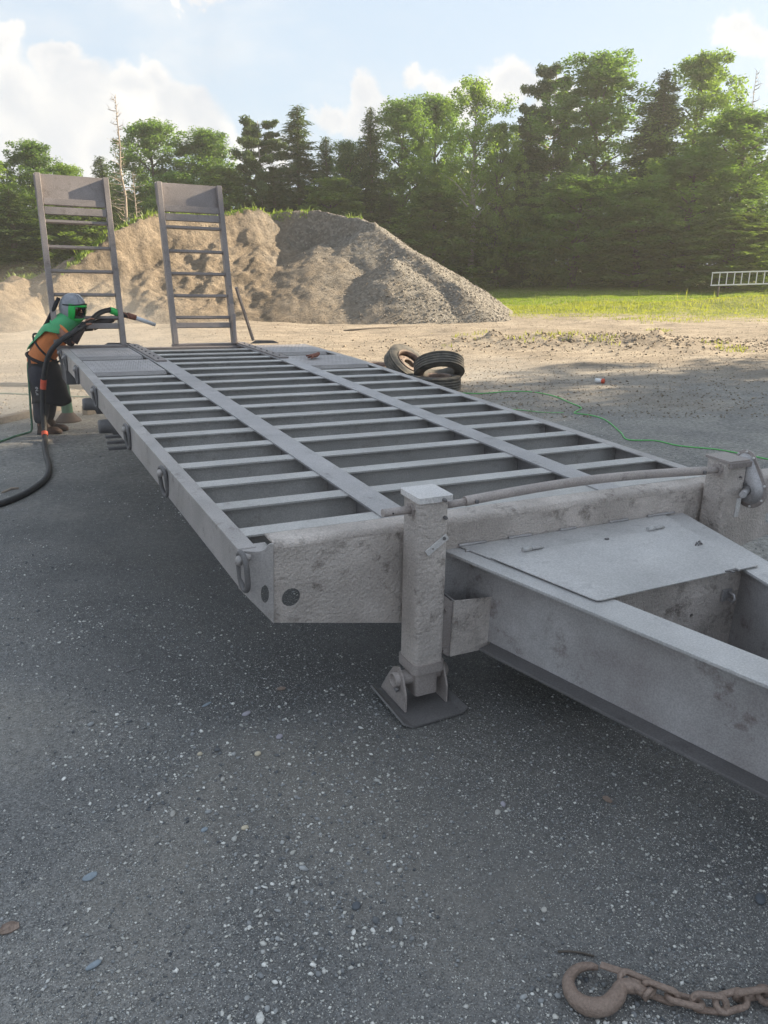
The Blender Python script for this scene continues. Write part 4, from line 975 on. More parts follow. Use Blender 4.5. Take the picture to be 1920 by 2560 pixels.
def proto_spruce(seed, width=1.0, sparse=1.0, leafmat='needle', base=.05, dead=0):
    r = np.random.default_rng(seed); rr = random.Random(seed); tb = MB(); limb(tb, (0, 0, -.2), (0, 0, 9.95), .14, .012, 7, 8, 0, seed)
    P = []; T_ = []; z = 10 * base
    while z < 9.9:
        t = z / 10; R_ = 2.0 * width * (1 - t) ** .82 * (1.0 if t > .12 else .75)
        nb = int(11 * (1 - t * .4) * sparse)
        for k in range(nb):
            a = rr.uniform(0, 6.28); L_ = R_ * rr.uniform(.55, 1.12) + .06
            if rr.random() < .08: L_ *= 1.18
            m_ = max(3, int(L_ * 30)); u = np.linspace(.12, 1, m_); dr = -.30 * u ** 1.4 * L_ + .10 * L_ * (u > .8)
            px = np.cos(a) * u * L_; py = np.sin(a) * u * L_; pz_ = z + dr
            for q in range(3):
                P.append(np.stack([px, py, pz_], 1) + r.normal(size=(m_, 3)) * np.array([.07, .07, .05])); T_.append(np.tile([math.cos(a), math.sin(a), -.35], (m_, 1)))
        z += .21 * (1 - t * .45)
    P = np.concatenate(P); T_ = np.concatenate(T_) + r.normal(size=P.shape) * .55; n = len(P)
    T_ /= np.linalg.norm(T_, axis=1)[:, None]; B_ = np.cross(T_, r.normal(size=(n, 3))); B_ /= np.linalg.norm(B_, axis=1)[:, None]
    s_ = r.uniform(.04, .095, n)[:, None]
    V = np.stack([P - T_ * s_, P - B_ * s_ * .28, P + T_ * s_ * 1.2, P + B_ * s_ * .28], 1).reshape(-1, 3)
    return tb.mesh('trunk', M['bark']), np_mesh('crown', V, np.arange(n * 4).reshape(n, 4), M[leafmat])
def proto_pine(seed):
    r = np.random.default_rng(seed); rr = random.Random(seed); tb = MB(); limb(tb, (0, 0, -.2), (.1, 0, 9.8), .13, .02, 7, 8, 0, seed); cs = []; rd_ = []
    z = 3.6
    while z < 9.8:
        t = (z - 3.6) / 6.4; R_ = 1.9 * (math.sin(math.pi * (.30 + .66 * t))) ** .8
        for k in range(5 if t < .85 else 3):
            a = rr.uniform(0, 6.28); L_ = R_ * rr.uniform(.45, 1.15); e = (math.cos(a) * L_, math.sin(a) * L_, z + rr.uniform(.05, .5) * L_)
            limb(tb, (0, 0, z), e, .03, .008, 4, 3, -.05, seed + k)
            for u in (.45, .62, .8, .95, 1.05):
                cs.append((e[0] * u + rr.uniform(-.1, .1), e[1] * u + rr.uniform(-.1, .1), z + (e[2] - z) * u + .08 + rr.uniform(-.08, .12))); rd_.append(rr.uniform(.20, .34))
        z += rr.uniform(.42, .62)
    V, F = leaf_cloud(np.array(cs), np.array(rd_), 110, .07, r, .75, .2, 1.5)
    return tb.mesh('trunk', M['palebark']), np_mesh('crown', V, F, M['pineneedle'])
def snag_mesh(seed, nb=52, lo=.25, H=10):
    rr = random.Random(seed); tb = MB(); limb(tb, (0, 0, -.2), (.05, 0, H), .12, .012, 7, 8, 0, seed)
    bb = MB()
    for k in range(nb):
        t = lo + (1 - lo) * (k / nb) ** .9; z = H * t; a = rr.uniform(0, 6.28); L_ = (1.75 * (1 - t) ** .75 + .12) * rr.uniform(.5, 1.15)
        e = Vector((math.cos(a) * L_, math.sin(a) * L_, z + L_ * rr.uniform(.1, .45)))
        limb(bb, (0, 0, z), e, .026, .006, 4, 4, -.12, seed + k)
        for j in range(3):
            u = rr.uniform(.35, .9); p = Vector((0, 0, z)).lerp(e, u); bb.tube([p, p + Vector((rr.uniform(-.3, .3), rr.uniform(-.3, .3), rr.uniform(-.05, .3)))], [.009, .004], 3)
    return tb.mesh('trunk', M['deadbark']), bb.mesh('branches', M['deadbark'])
PR = {'decid': [proto_decid(101), proto_decid(102, shape=.65), proto_decid(103, shape=.9), proto_decid(104, 340, 95, base=.16, leafmat='leafy')],
      'spruce': [proto_spruce(201), proto_spruce(202, .92, .85)], 'pine': [proto_pine(301), proto_pine(302)],
      'birch': [proto_decid(401, 110, 120, base=.42, crad=(.28, .5), trunkmat='palebark', leafmat='leafy')],
      'snag': [snag_mesh(501), snag_mesh(502, 40)], 'low': [proto_decid(601, 340, 88, base=.02, leaf=.10, leafmat='shadefol', shape=.55)]}
TREES = [
('decid',3,2.04,51.33,7.30,4.13,'leafy green tree cut by the left edge of the picture'),
('decid',1,4.38,52.16,8.52,4.2,'olive green tree with a peaked crown behind the left loading ramp'),
('decid',3,5.72,49.00,6.99,3.2,'low yellowish bushy tree just left of the left ramp top'),
('snag',0,8.46,46.55,10.33,3.8,'tall dead bare tree rising between the two ramps'),
('snag',1,8.88,45.45,6.36,2.3,'short dead bare tree beside the tall dead one'),
('spruce',1,8.39,52.65,7.94,3.4,'dark spruce behind the tall dead tree'),
('decid',0,12.34,55.96,10.75,5.6,'round topped broadleaf tree right of the dead tree'),
('decid',1,15.76,55.09,10.33,6.0,'wide broadleaf tree above the right ramp'),
('pine',0,17.23,48.32,10.14,4.0,'lone white pine with a bare lower trunk behind the gravel pile'),
('spruce',0,19.91,48.38,11.14,4.4,'broad dark spruce with a sharp tip right of the lone pine'),
('spruce',1,21.91,48.62,9.51,3.6,'shorter dark spruce at the shoulder of the broad spruce'),
('spruce',1,23.63,45.59,10.94,3.2,'narrow dark spruce above the right end of the gravel pile'),
('decid',1,22.81,47.10,9.18,3.4,'low broadleaf tree squeezed between two dark spruces'),
('decid',2,26.42,46.37,11.71,4.8,'mid green maple right of the narrow spruce'),
('decid',0,29.32,47.00,12.40,4.6,'mid green maple behind the pale trunked tree'),
('birch',0,27.03,38.98,11.77,4.8,'tall tree with a thin pale trunk and open crown'),
('decid',3,28.30,38.11,9.40,3.0,'bright yellow green young tree beside the pale trunk'),
('spruce',0,31.91,40.41,9.99,3.9,'dark spruce right of the bright young tree'),
('pine',1,34.89,41.89,13.71,4.6,'tall white pine with spreading top branches left of the biggest maple'),
('decid',1,35.79,38.52,13.91,7.4,'biggest broadleaf tree, its crown the highest in the row'),
('spruce',0,38.47,35.98,12.73,4.9,'tall dark spruce right of the biggest maple'),
('decid',3,41.46,35.72,13.93,5.8,'tall pale green tree lit from behind near the right edge'),
('snag',1,44.11,34.18,12.88,3.0,'thin dead treetop poking above the trees at the right edge'),
('decid',2,38.48,30.00,9.70,6.6,'broad tree with bright sunlit right side at the right edge'),
('decid',0,35.47,30.42,7.38,6.4,'spreading maple with layered branches in front of the tall dark spruce'),
('decid',2,31.20,34.56,6.4,5.9,'mid height leafy tree below the biggest maple'),
('spruce',1,28.93,38.89,5.8,5.0,'dark drooping hemlock at the edge of the grass'),
('low',0,25.18,40.16,5.8,5.4,'shaded leafy tree below the pale trunked tree'),
('low',0,33.10,31.45,4.4,5.2,'low spreading tree over the grass edge left of the ladder'),
('low',0,35.57,27.24,4.2,5.6,'low leafy tree behind the white ladder'),
('spruce',1,23.74,43.28,5.8,4.0,'low dark spruce behind the right shoulder of the gravel pile'),
('low',0,14.75,48.08,7.2,4.6,'shaded leafy tree behind the right ramp'),
('decid',1,12.09,48.82,6.9,4.4,'shaded leafy tree in the gap between the ramps'),
('spruce',0,17.69,47.09,7.4,4.0,'low dark spruce behind the crest of the gravel pile'),
('low',0,20.68,44.78,6.6,4.8,'shaded leafy tree behind the crest of the gravel pile'),
('spruce',1,2.61,47.29,5.4,4.4,'low dark spruce behind the small dirt mound'),
('low',0,5.79,46.97,4.8,4.6,'dark leafy bush seen through the left ramp'),
]
TN = {'decid': ('broadleaf_tree', 'tree'), 'spruce': ('spruce_tree', 'spruce'), 'pine': ('pine_tree', 'pine'), 'birch': ('thin_trunked_tree', 'tree'), 'snag': ('dead_tree', 'dead tree'), 'low': ('leafy_bush', 'bush')}
def place_tree(kind, k, x, y, h, w, label, group='trees along the far edge of the yard'):
    tm, cm_ = PR[kind][k]; z = gz(x, y); e = empty(TN[kind][0], (x, y, z), (0, 0, random.uniform(0, 6.28)), None, label, TN[kind][1], group)
    wk = 1.85 if kind == 'spruce' else 1.2 if kind in ('decid', 'low') else 1.1
    e.scale = (w * wk / 4, w * wk / 4, (h - z) / 10 if h > z + 1 else h / 10)
    inst('trunk', tm, e); inst('branches' if kind == 'snag' else 'crown', cm_, e); return e
for t in TREES: place_tree(*t)
# the mass of woodland behind and under them
def woodland(name, nc, dlo, dhi, top, seed, size, s0=-40, s1=60, mat='shadefol', rad=(.4, 1.0), per=70):
    r = np.random.default_rng(seed); s = r.uniform(s0, s1, nc); d = r.uniform(dlo, dhi, nc) - .12 * np.clip(s, 0, 60)
    x = CAM_LOC[0] + s * SIDE.x + d * FWD.x; y = CAM_LOC[1] + s * SIDE.y + d * FWD.y
    H = top * (1 + .30 * fbm(x, y, seed, [(.11, .6), (.33, .5), (.9, .3)])) * (.78 + .35 * np.clip((s + 12) / 30, 0, 1))
    z = .2 + r.random(nc) ** .8 * H
    V, F = leaf_cloud(np.stack([x, y, z], 1), r.uniform(*rad, nc), per, size, r, .7, .4)
    o = bpy.data.objects.new(name, np_mesh(name, V, F, M[mat])); C.objects.link(o); return tag(o, None, None, None, 'stuff')
o = woodland('woodland', 1500, 56, 63, 7.6, 901, .20, rad=(.6, 1.3)); o['label'] = 'dense far wood filling the gaps behind the row of trees'
o = woodland('undergrowth', 1700, 48.5, 55, 3.8, 903, .12, -26, 44, rad=(.3, .85)); o['label'] = 'shaded undergrowth under the row of trees'
# trees to the right, beyond the frame: their shade is what covers the yard
SHL = [w_ + ' shade tree of the row right of the yard, outside the picture' for w_ in ('southernmost', 'second', 'third', 'middle', 'fifth', 'northernmost', 'back southern', 'back northern', 'back middle')]
for k, (x, y, h, w, kd) in enumerate([(21, -14, 13, 8, 0), (22, -9.5, 14, 8, 1), (21, -5.5, 13, 8, 2), (23, -3, 13.5, 8, 0), (22, -.5, 12.5, 7.5, 1), (24, 2.2, 13, 7.5, 2), (24, -12, 12, 8, 2), (25.5, 0, 14, 8, 1), (26, -6, 14, 8, 0)]):
    place_tree('decid', kd, x, y, h, w, SHL[k], 'trees shading the yard from the right')

# ------------------------------------------------------------------ the blaster at the rear left corner
def skin_body(name, verts, edges, mat, parent=None, levels=2, root=0):
    me = bpy.data.meshes.new(name); me.from_pydata([v[0] for v in verts], edges, []); me.materials.append(mat)
    o = bpy.data.objects.new(name, me); C.objects.link(o)
    if parent: o.parent = parent
    o.modifiers.new('skin', 'SKIN'); 
    if not me.skin_vertices: me.attributes
    bmx = bmesh.new(); bmx.from_mesh(me); bmx.verts.ensure_lookup_table(); ly = bmx.verts.layers.skin.verify()
    for i, v in enumerate(verts):
        s = bmx.verts[i][ly]; r_ = v[1]; s.radius = r_ if isinstance(r_, tuple) else (r_, r_); s.use_root = (i == root)
    bmx.to_mesh(me); bmx.free()
    sb = o.modifiers.new('sub', 'SUBSURF'); sb.levels = levels; sb.render_levels = levels
    o.modifiers['skin'].use_smooth_shade = True
    return o
def hand_chain(V, E, wi, wrist, fdir, palm_n, s=1.0, curl=.9, side=1):
    """palm and five fingers grown from wrist vertex wi; fdir: finger direction, palm_n: the way the fingers curl"""
    f = Vector(fdir).normalized(); n = Vector(palm_n).normalized(); n = (n - f * n.dot(f)).normalized(); x = f.cross(n) * side; w = Vector(wrist)
    pi = len(V); V.append((tuple(w + f * .045 * s), (.026 * s, .020 * s))); E.append((wi, pi))
    for k, (off, L_) in enumerate(((-.028, .062), (-.010, .072), (.009, .068), (.026, .052))):
        b = w + f * .085 * s + x * off * s; i0 = len(V); V.append((tuple(b), .0105 * s)); E.append((pi, i0)); p = b; d = f.copy()
        for j, q in enumerate((.45, .32, .23)):
            a = curl * (.75 + .25 * j); d = (d * math.cos(a) + n * math.sin(a) * 1.0); d.normalize(); nn_ = n - f * 0; p = p + d * L_ * q * s
            n2 = (n * math.cos(a) - f * math.sin(a)); V.append((tuple(p), (.0095 - .0012 * j) * s)); E.append((len(V) - 2, len(V) - 1))
            f_, n_ = d.copy(), n2
            n = n2 if False else n
        d = f.copy()
    b = w + f * .030 * s - x * .030 * s + n * .006; V.append((tuple(b), .013 * s)); E.append((pi, len(V) - 1))
    b = b + (f * .5 - x * .55 + n * .7).normalized() * .035 * s; V.append((tuple(b), .0115 * s)); E.append((len(V) - 2, len(V) - 1))
    b = b + (f * .7 + n * .7).normalized() * .028 * s; V.append((tuple(b), .0095 * s)); E.append((len(V) - 2, len(V) - 1))
Fv, Sv, Zv = FWD, SIDE, Vector((0, 0, 1))
person = empty('person', (-.09, 6.08, 0), label='person in green helmet and cape, orange shirt and black apron, leaning on the trailer', cat='person')
PI_ = Matrix.Translation((.09, -6.08, 0))
def pp(o): o.parent = person; o.matrix_parent_inverse = PI_; return o
V = [((-.080, 6.03, .74), (.115, .105)), ((-.03, 5.99, .84), (.11, .10)), ((.06, 5.915, .96), (.125, .105)), ((.145, 5.86, 1.07), (.085, .075)), ((.190, 5.85, 1.13), .050), ((.225, 5.845, 1.19), .055), ((.262, 5.84, 1.26), (.080, .088)), ((.275, 5.84, 1.33), (.060, .065)),
     ((.120, 5.765, 1.055), .060), ((.165, 5.70, .995), .046), ((.215, 5.655, .958), .040), ((.270, 5.665, 1.035), .036), ((.325, 5.680, 1.095), .026),   # near arm 8-12
     ((.195, 5.955, 1.070), .058), ((.310, 5.915, 1.080), .045), ((.440, 5.875, 1.085), .040), ((.560, 5.865, 1.125), .034), ((.665, 5.862, 1.160), .026),   # far arm 13-17
     ((-.100, 5.955, .68), .088), ((-.100, 5.985, .54), .070), ((-.098, 6.01, .40), .055), ((-.125, 6.04, .24), .050), ((-.140, 6.06, .095), .036), ((-.120, 6.05, .045), .036), ((-.02, 6.00, .035), .032),   # near leg 18-24
     ((-.045, 6.10, .68), .086), ((-.020, 6.13, .54), .070), ((-.010, 6.15, .40), .055), ((-.040, 6.18, .24), .050), ((-.065, 6.20, .095), .036), ((-.045, 6.19, .045), .036), ((.06, 6.14, .035), .032)]  # far leg 25-31
E_ = [(0, 1), (1, 2), (2, 3), (3, 4), (4, 5), (5, 6), (6, 7), (3, 8), (8, 9), (9, 10), (10, 11), (11, 12), (3, 13), (13, 14), (14, 15), (15, 16), (16, 17), (0, 18), (18, 19), (19, 20), (20, 21), (21, 22), (22, 23), (23, 24), (0, 25), (25, 26), (26, 27), (27, 28), (28, 29), (29, 30), (30, 31)]
hand_chain(V, E_, 12, V[12][0], (.45, .15, .55), (.6, -.1, -.6), .95, .7, 1)
hand_chain(V, E_, 17, V[17][0], (.88, .0, .30), (.1, -.75, -.45), .95, .8, -1)
pp(skin_body('body', V, E_, M['skin'], None, 2, 0))
# face: brow, nose, lips and eyes on the skin head, seen through the visor
fdir = (Sv * .93 - Fv * .30 - Zv * .18).normalized(); fx_ = Zv.cross(fdir).normalized(); fz_ = fdir.cross(fx_)
HC = Vector((.268, 5.838, 1.262))
def fp_(a, b, c): return HC + fdir * a + fx_ * b + fz_ * c
fm = MB(); fm.loft([(fp_(.078, 0, .030), fx_ * .008, fdir * .008), (fp_(.092, 0, .002), fx_ * .011, fdir * .012), (fp_(.100, 0, -.016), fx_ * .017, fdir * .013), (fp_(.088, 0, -.026), fx_ * .014, fdir * .010)], 10)
pp(fm.build('nose', M['skin']))
fm = MB(); fm.loft([(fp_(.084, -.026, -.046), fz_ * .003, fdir * .004), (fp_(.090, 0, -.045), fz_ * .009, fdir * .007), (fp_(.084, .026, -.046), fz_ * .003, fdir * .004)], 8); pp(fm.build('mouth', M['redcloth']))
for s in (-1, 1):
    fm = MB(); fm.lathe([(0, .012), (.007, .010), (.0115, .004), (.012, 0)], fp_(.073, s * .031, .018), fdir, 12); pp(fm.build('eye', M['lettering']))
    fm = MB(); fm.lathe([(0, .0015), (.005, .001), (.0055, 0)], fp_(.0845, s * .031, .018), fdir, 10); pp(fm.build('pupil', M['black']))
# helmet
def ell(u, v, r_=1.0):   # u: azimuth from the face, v: elevation
    return HC + (fdir * math.cos(v) * math.cos(u) * .128 + fx_ * math.cos(v) * math.sin(u) * .112 + fz_ * math.sin(v) * .140) * r_
def patch(test, r_, name, mat, nu=64, nv=40, thick=.006, par=None):
    m = MB(); idx = {}
    for i in range(nu):
        for j in range(nv):
            u = -math.pi + 2 * math.pi * (i + .5) / nu; v = -math.pi / 2 + math.pi * (j + .5) / nv
            if not test(math.degrees(u), math.degrees(v)): continue
            q = []
            for (a, b) in ((i, j), (i + 1, j), (i + 1, j + 1), (i, j + 1)):
                k = (a % nu, b)
                if k not in idx:
                    idx[k] = len(m.v); m.v.append(tuple(ell(-math.pi + 2 * math.pi * a / nu, -math.pi / 2 + math.pi * b / nv, r_)))
                q.append(idx[k])
            m.f.append(tuple(q)); m.sm.append(True)
    o = m.build(name, mat); s = o.modifiers.new('thick', 'SOLIDIFY'); s.thickness = thick; s.offset = 1; pp(o) if par is None else None
    return o
helmet = patch(lambda u, v: (v > 12 or abs(u) > 62) and v > -38, 1.0, 'helmet_shell', M['shell'])
patch(lambda u, v: abs(u) < 74 and -66 < v < 24 and not (abs(u) < 46 and -32 < v < 12), 1.045, 'green_face_frame', M['green'])
patch(lambda u, v: abs(u) < 47 and -34 < v < 13, 1.03, 'visor', M['visor'], thick=.002)
m = MB(); m.tube([ell(R(a), R(26 - abs(a) * .12), 1.10) for a in range(-100, 101, 10)], .006, 6); pp(m.build('helmet_trim', M['black']))
for a in (-25, 0, 25): m = MB(); m.tube([ell(R(a), R(b), 1.05) for b in (32, 48, 64, 80)], [.003, .006, .006, .003], 6); pp(m.build('helmet_rib', M['white'] if a == 25 else M['shell']))
# shirt, sleeves, cape, belt
sp = [Vector(p) for p in ((-.082, 6.035, .695), (-.070, 6.02, .76), (-.030, 5.99, .84), (.020, 5.95, .91), (.070, 5.91, .98), (.118, 5.88, 1.04), (.150, 5.86, 1.085), (.175, 5.85, 1.115))]
wd = [(.150, .128), (.150, .125), (.150, .122), (.158, .125), (.168, .128), (.165, .115), (.125, .09), (.075, .065)]
def perp(i):
    a = sp[max(i - 1, 0)]; b = sp[min(i + 1, len(sp) - 1)]; t = (b - a); u = Vector((t.dot(Sv), 0, t.z)); 
    return (Sv * u.z - Zv * u.x).normalized()
def torso(k0, k1, g, name, mat, **kw):
    m = MB(); secs = [(sp[i] + perp(i) * .0, Fv * wd[i][0] * g, perp(i) * wd[i][1] * g) for i in range(k0, k1)]; m.loft(secs, 28, **kw); o = m.build(name, mat); pp(o); return o
def crumple(o, amp, sc_=14):
    for v in o.data.vertices:
        v.co += Vector(mnoise.noise_vector(v.co * sc_)) * amp
    o.data.update(); s = o.modifiers.new('sub', 'SUBSURF'); s.levels = 1; s.render_levels = 1
crumple(torso(0, 8, 1.0, 'shirt', M['orange']), .010)
m = MB(); m.loft([(Vector((.115, 5.785, 1.060)), Vector((.01, -.03, .075)), perp(5) * .075), (Vector((.145, 5.730, 1.020)), Vector((.02, -.03, .066)), perp(5) * .066), (Vector((.168, 5.695, .990)), Vector((.03, -.03, .062)), perp(5) * .062)], 16); o = m.build('sleeve', M['orange']); pp(o); crumple(o, .006)
m = MB(); m.loft([(Vector((.195, 5.955, 1.070)), Zv * .075, Fv * .07), (Vector((.27, 5.93, 1.075)), Zv * .064, Fv * .06)], 16); pp(m.build('sleeve', M['orange']))
for pts_, rr_ in ((((.160, 5.705, .998), (.190, 5.675, .970), (.215, 5.655, .958)), (.052, .050, .047)), (((.215, 5.655, .958), (.270, 5.665, 1.035), (.318, 5.678, 1.088)), (.047, .043, .034)), (((.26, 5.935, 1.075), (.44, 5.875, 1.085)), (.052, .047)), (((.44, 5.875, 1.085), (.56, 5.865, 1.125), (.64, 5.863, 1.152)), (.047, .042, .034))):
    m = MB(); m.tube(pts_, list(rr_), 14); o = m.build('undersleeve', M['sleeve']); pp(o)
m = MB(); m.tube([(.318, 5.678, 1.088), (.338, 5.684, 1.110)], [.037, .037], 12); pp(m.build('cuff', M['black']))
# cape
m = MB(); nt_, na_ = 16, 26; G = []
for i in range(nt_ + 1):
    t = i / nt_; f_ = 7 - t * 5.6; k = min(int(f_), 6); fr = f_ - k; c = sp[k].lerp(sp[k + 1], fr); w0 = wd[k][0] * (1 - fr) + wd[k + 1][0] * fr; w1 = wd[k][1] * (1 - fr) + wd[k + 1][1] * fr; pv = (perp(k) * (1 - fr) + perp(k + 1) * fr)
    amax = 178 if t < .12 else max(34, 178 - (t - .12) / .22 * 100 if t < .34 else 78 - (t - .34) / .66 * 50); g = 1.13 + .10 * t * (1 - t); 
    for j in range(na_ + 1):
        a = R(-amax + 2 * amax * j / na_); sw = .055 * math.exp(-((t - .30) / .16) ** 2) * abs(math.sin(a))
        p = c + (Fv * math.sin(a) * (w0 * g + sw) - pv * math.cos(a) * w1 * g); G.append(p + Vector(mnoise.noise_vector(p * 11)) * .012)
fs = [(i * (na_ + 1) + j, i * (na_ + 1) + j + 1, (i + 1) * (na_ + 1) + j + 1, (i + 1) * (na_ + 1) + j) for i in range(nt_) for j in range(na_)]
m.add(G, fs, True); o = m.build('cape', M['cape']); so = o.modifiers.new('thick', 'SOLIDIFY'); so.thickness = .005; s = o.modifiers.new('sub', 'SUBSURF'); s.levels = 1; s.render_levels = 1; pp(o)
m = MB(); m.loft([(ell(0, -math.pi / 2, .55), Fv * .105, perp(6) * .10), (sp[7] + Vector((-.002, 0, .01)), Fv * .12, perp(6) * .10), (sp[6], Fv * .16, perp(6) * .12)], 18, False); pp(m.build('neck_skirt', M['cape']))
def ring_(i0, fr, g, r_, name, tilt=0):
    c = sp[i0].lerp(sp[i0 + 1], fr); pv = perp(i0); m = MB()
    m.tube([c + Fv * math.cos(R(a)) * wd[i0][0] * g + pv * math.sin(R(a)) * wd[i0][1] * g + Zv * tilt * math.sin(R(a)) for a in range(0, 360, 15)], r_, 6, closed=True); pp(m.build(name, M['black']))
ring_(1, .2, 1.05, .016, 'belt'); ring_(2, .6, 1.04, .010, 'strap', -.06)
m = MB(); m.tube([(.150, 5.83, 1.365), (.10, 5.83, 1.27), (.02, 5.86, 1.13), (-.07, 5.90, .99), (-.14, 5.95, .86), (-.165, 5.98, .78)], [.019, .020, .019, .018, .017, .015], 10); pp(m.build('breathing_hose', M['black']))
# trousers, apron, boots
for side_, pts_ in (('n', ((-.095, 5.965, .745), (-.100, 5.965, .62), (-.100, 5.990, .42), (-.125, 6.035, .22), (-.138, 6.055, .105))), ('f', ((-.055, 6.095, .745), (-.035, 6.115, .62), (-.010, 6.15, .42), (-.040, 6.175, .22), (-.060, 6.195, .105)))):
    m = MB(); m.loft([(Vector(p), Fv * a, Sv * b) for p, a, b in zip(pts_, (.105, .098, .080, .072, .062), (.118, .108, .088, .078, .066))], 18); o = m.build('trouser_leg', M['trousers']); pp(o); crumple(o, .010, 12)
m = MB(); n1, n2 = 14, 18; G = []
for i in range(n1 + 1):
    t = i / n1; z = .80 - .47 * t; c = Vector((-.070, 6.03, 0)).lerp(Vector((-.035, 6.06, 0)), t)
    for j in range(n2 + 1):
        a = R(-115 + 230 * j / n2); rad = (.150 + .02 * t); q = c + Sv * math.cos(a) * (rad + .055 * t) + Fv * math.sin(a) * (rad + .02 * t); q.z = z + .02 * math.sin(a * 3) * t
        G.append(q + Vector(mnoise.noise_vector(q * 9)) * .014 * (.3 + t))
fs = [(i * (n2 + 1) + j, i * (n2 + 1) + j + 1, (i + 1) * (n2 + 1) + j + 1, (i + 1) * (n2 + 1) + j) for i in range(n1) for j in range(n2)]
m.add(G, fs, True); o = m.build('apron', M['apron']); so = o.modifiers.new('thick', 'SOLIDIFY'); so.thickness = .004; pp(o)
m = MB(); 
for (hx, hy, tx, ty) in ((-.150, 6.07, .045, 5.985), (-.075, 6.215, .120, 6.125)):
    h_ = Vector((hx, hy, 0)); t_ = Vector((tx, ty, 0)); d_ = (t_ - h_).normalized(); n_ = Vector((-d_.y, d_.x, 0)); L_ = (t_ - h_).length
    m = MB(); m.loft([(h_ + d_ * .03 + Zv * .205, d_ * .050, n_ * .045), (h_ + d_ * .03 + Zv * .12, d_ * .052, n_ * .045), (h_ + d_ * .05 + Zv * .06, d_ * .075, n_ * .048), (h_ + d_ * .09 + Zv * .020, d_ * .125, n_ * .05), (h_ + d_ * .09 + Zv * .004, d_ * .125, n_ * .05)], 16)
    m.loft([(h_ + d_ * .09 + Zv * .050, Zv * .035, n_ * .046), (h_ + d_ * (L_ - .04) + Zv * .040, Zv * .036, n_ * .048), (h_ + d_ * L_ + Zv * .026, Zv * .022, n_ * .030)], 14)
    bo = m.build('boot', M['boot']); pp(bo)
    m = MB(); m.sweep([(-.045, 0), (.045, 0), (.045, .018), (-.045, .018)], h_ - d_ * .02 + Zv * .002, h_ + d_ * (L_ - .005) + Zv * .002, n_, Zv); pp(m.build('boot_sole', M['black']))
# lettering down the trouser leg
tx = bpy.data.curves.new('lettering', 'FONT'); tx.body = 'ICNH'; tx.size = .042; tx.extrude = .0006; tx.align_x = 'CENTER'; tx.materials.append(M['lettering'])
to_ = bpy.data.objects.new('lettering', tx); C.objects.link(to_); bpy.context.view_layer.update(); tme = bpy.data.meshes.new_from_object(to_.evaluated_get(bpy.context.evaluated_depsgraph_get())); bpy.data.objects.remove(to_); tme.name = 'lettering'; to = bpy.data.objects.new('lettering', tme); C.objects.link(to)
Mx = Matrix((Vector((0, 0, 1)), (-Sv), (-Fv))).transposed().to_4x4(); Mx = Matrix((Zv, -Sv, Zv.cross(-Sv))).transposed().to_4x4(); Mx.translation = Vector((-.100, 5.985, .48)) - Fv * .090 + Sv * .012
to.parent = person; to.matrix_parent_inverse = PI_; to.matrix_basis = Mx
# ------------------------------------------------------------------ blast hose and air lines
def smooth_path(P, k=8):
    P = [Vector(p) for p in P]; o = []
    for i in range(len(P) - 1):
        p0, p1, p2, p3 = P[max(i - 1, 0)], P[i], P[i + 1], P[min(i + 2, len(P) - 1)]
        for j in range(k):
            t = j / k; o.append(.5 * ((2 * p1) + (p2 - p0) * t + (2 * p0 - 5 * p1 + 4 * p2 - p3) * t * t + (3 * p1 - p0 - 3 * p2 + p3) * t ** 3))
    return o + [P[-1]]
def gpath(pts, r_): return [(x, y, gz(x, y) + r_ * .9) for x, y in pts]
hp = [(.80, 5.855, 1.176), (.70, 5.850, 1.205), (.603, 5.843, 1.236), (.49, 5.790, 1.205), (.389, 5.700, 1.135), (.26, 5.625, 1.07), (.13, 5.60, 1.00), (.02, 5.63, .90), (-.045, 5.70, .76), (-.09, 5.745, .56), (-.118, 5.76, .35), (-.132, 5.74, .14), (-.145, 5.64, .04)] + gpath([(-.17, 5.45), (-.20, 5.0), (-.225, 4.49), (-.285, 4.13), (-.412, 3.84), (-.538, 3.65), (-.70, 3.49), (-1.0, 3.28), (-1.6, 3.0), (-2.6, 2.8)], .025)
sw = MB().tube(smooth_path(hp), .0245, 14).build('blast_hose', M['hose']); tag(sw, 'thick black blasting hose with orange couplings running from the nozzle over the ground', 'hose')
def band(i, f, L_, r_, mat, name): 
    P_ = smooth_path(hp, 20); a = int((i + f) * 20); m = MB().tube(P_[a:a + L_], r_, 14).build(name, mat, sw); return m
band(8, .8, 10, .0285, M['red'], 'coupling_tape'); band(11, .35, 8, .030, M['red'], 'coupling_tape'); band(11, -.1, 8, .0235, M['wood'], 'coupling'); band(1, -.2, 22, .034, M['green'], 'green_handle'); 
MB().tube([(.78, 5.856, 1.182), (.865, 5.857, 1.155)], [.030, .028], 12).build('nozzle_holder', M['redcloth'], sw)
MB().tube([(.85, 5.857, 1.160), (.90, 5.858, 1.140), (1.055, 5.866, 1.078)], [.022, .022, .019], 14).build('nozzle', M['nozzle'], sw)
m = MB().tube(smooth_path([(.62, 5.83, 1.26), (.50, 5.78, 1.23), (.40, 5.69, 1.165), (.27, 5.61, 1.10)]), .008, 8).build('deadman_line', M['black'], sw)
al = [(-.155, 6.10, .79), (-.185, 6.085, .70), (-.198, 6.08, .50), (-.214, 6.082, .25), (-.225, 6.10, .06)] + gpath([(-.27, 6.12), (-.382, 6.0), (-.544, 5.80), (-.74, 5.63), (-1.3, 5.35), (-2.2, 5.2)], .012)
o = MB().tube(smooth_path(al), .0105, 8).build('air_hose', M['greenhose']); tag(o, 'thin green air hose hanging from the blaster\'s belt and curling away over the ground', 'hose')
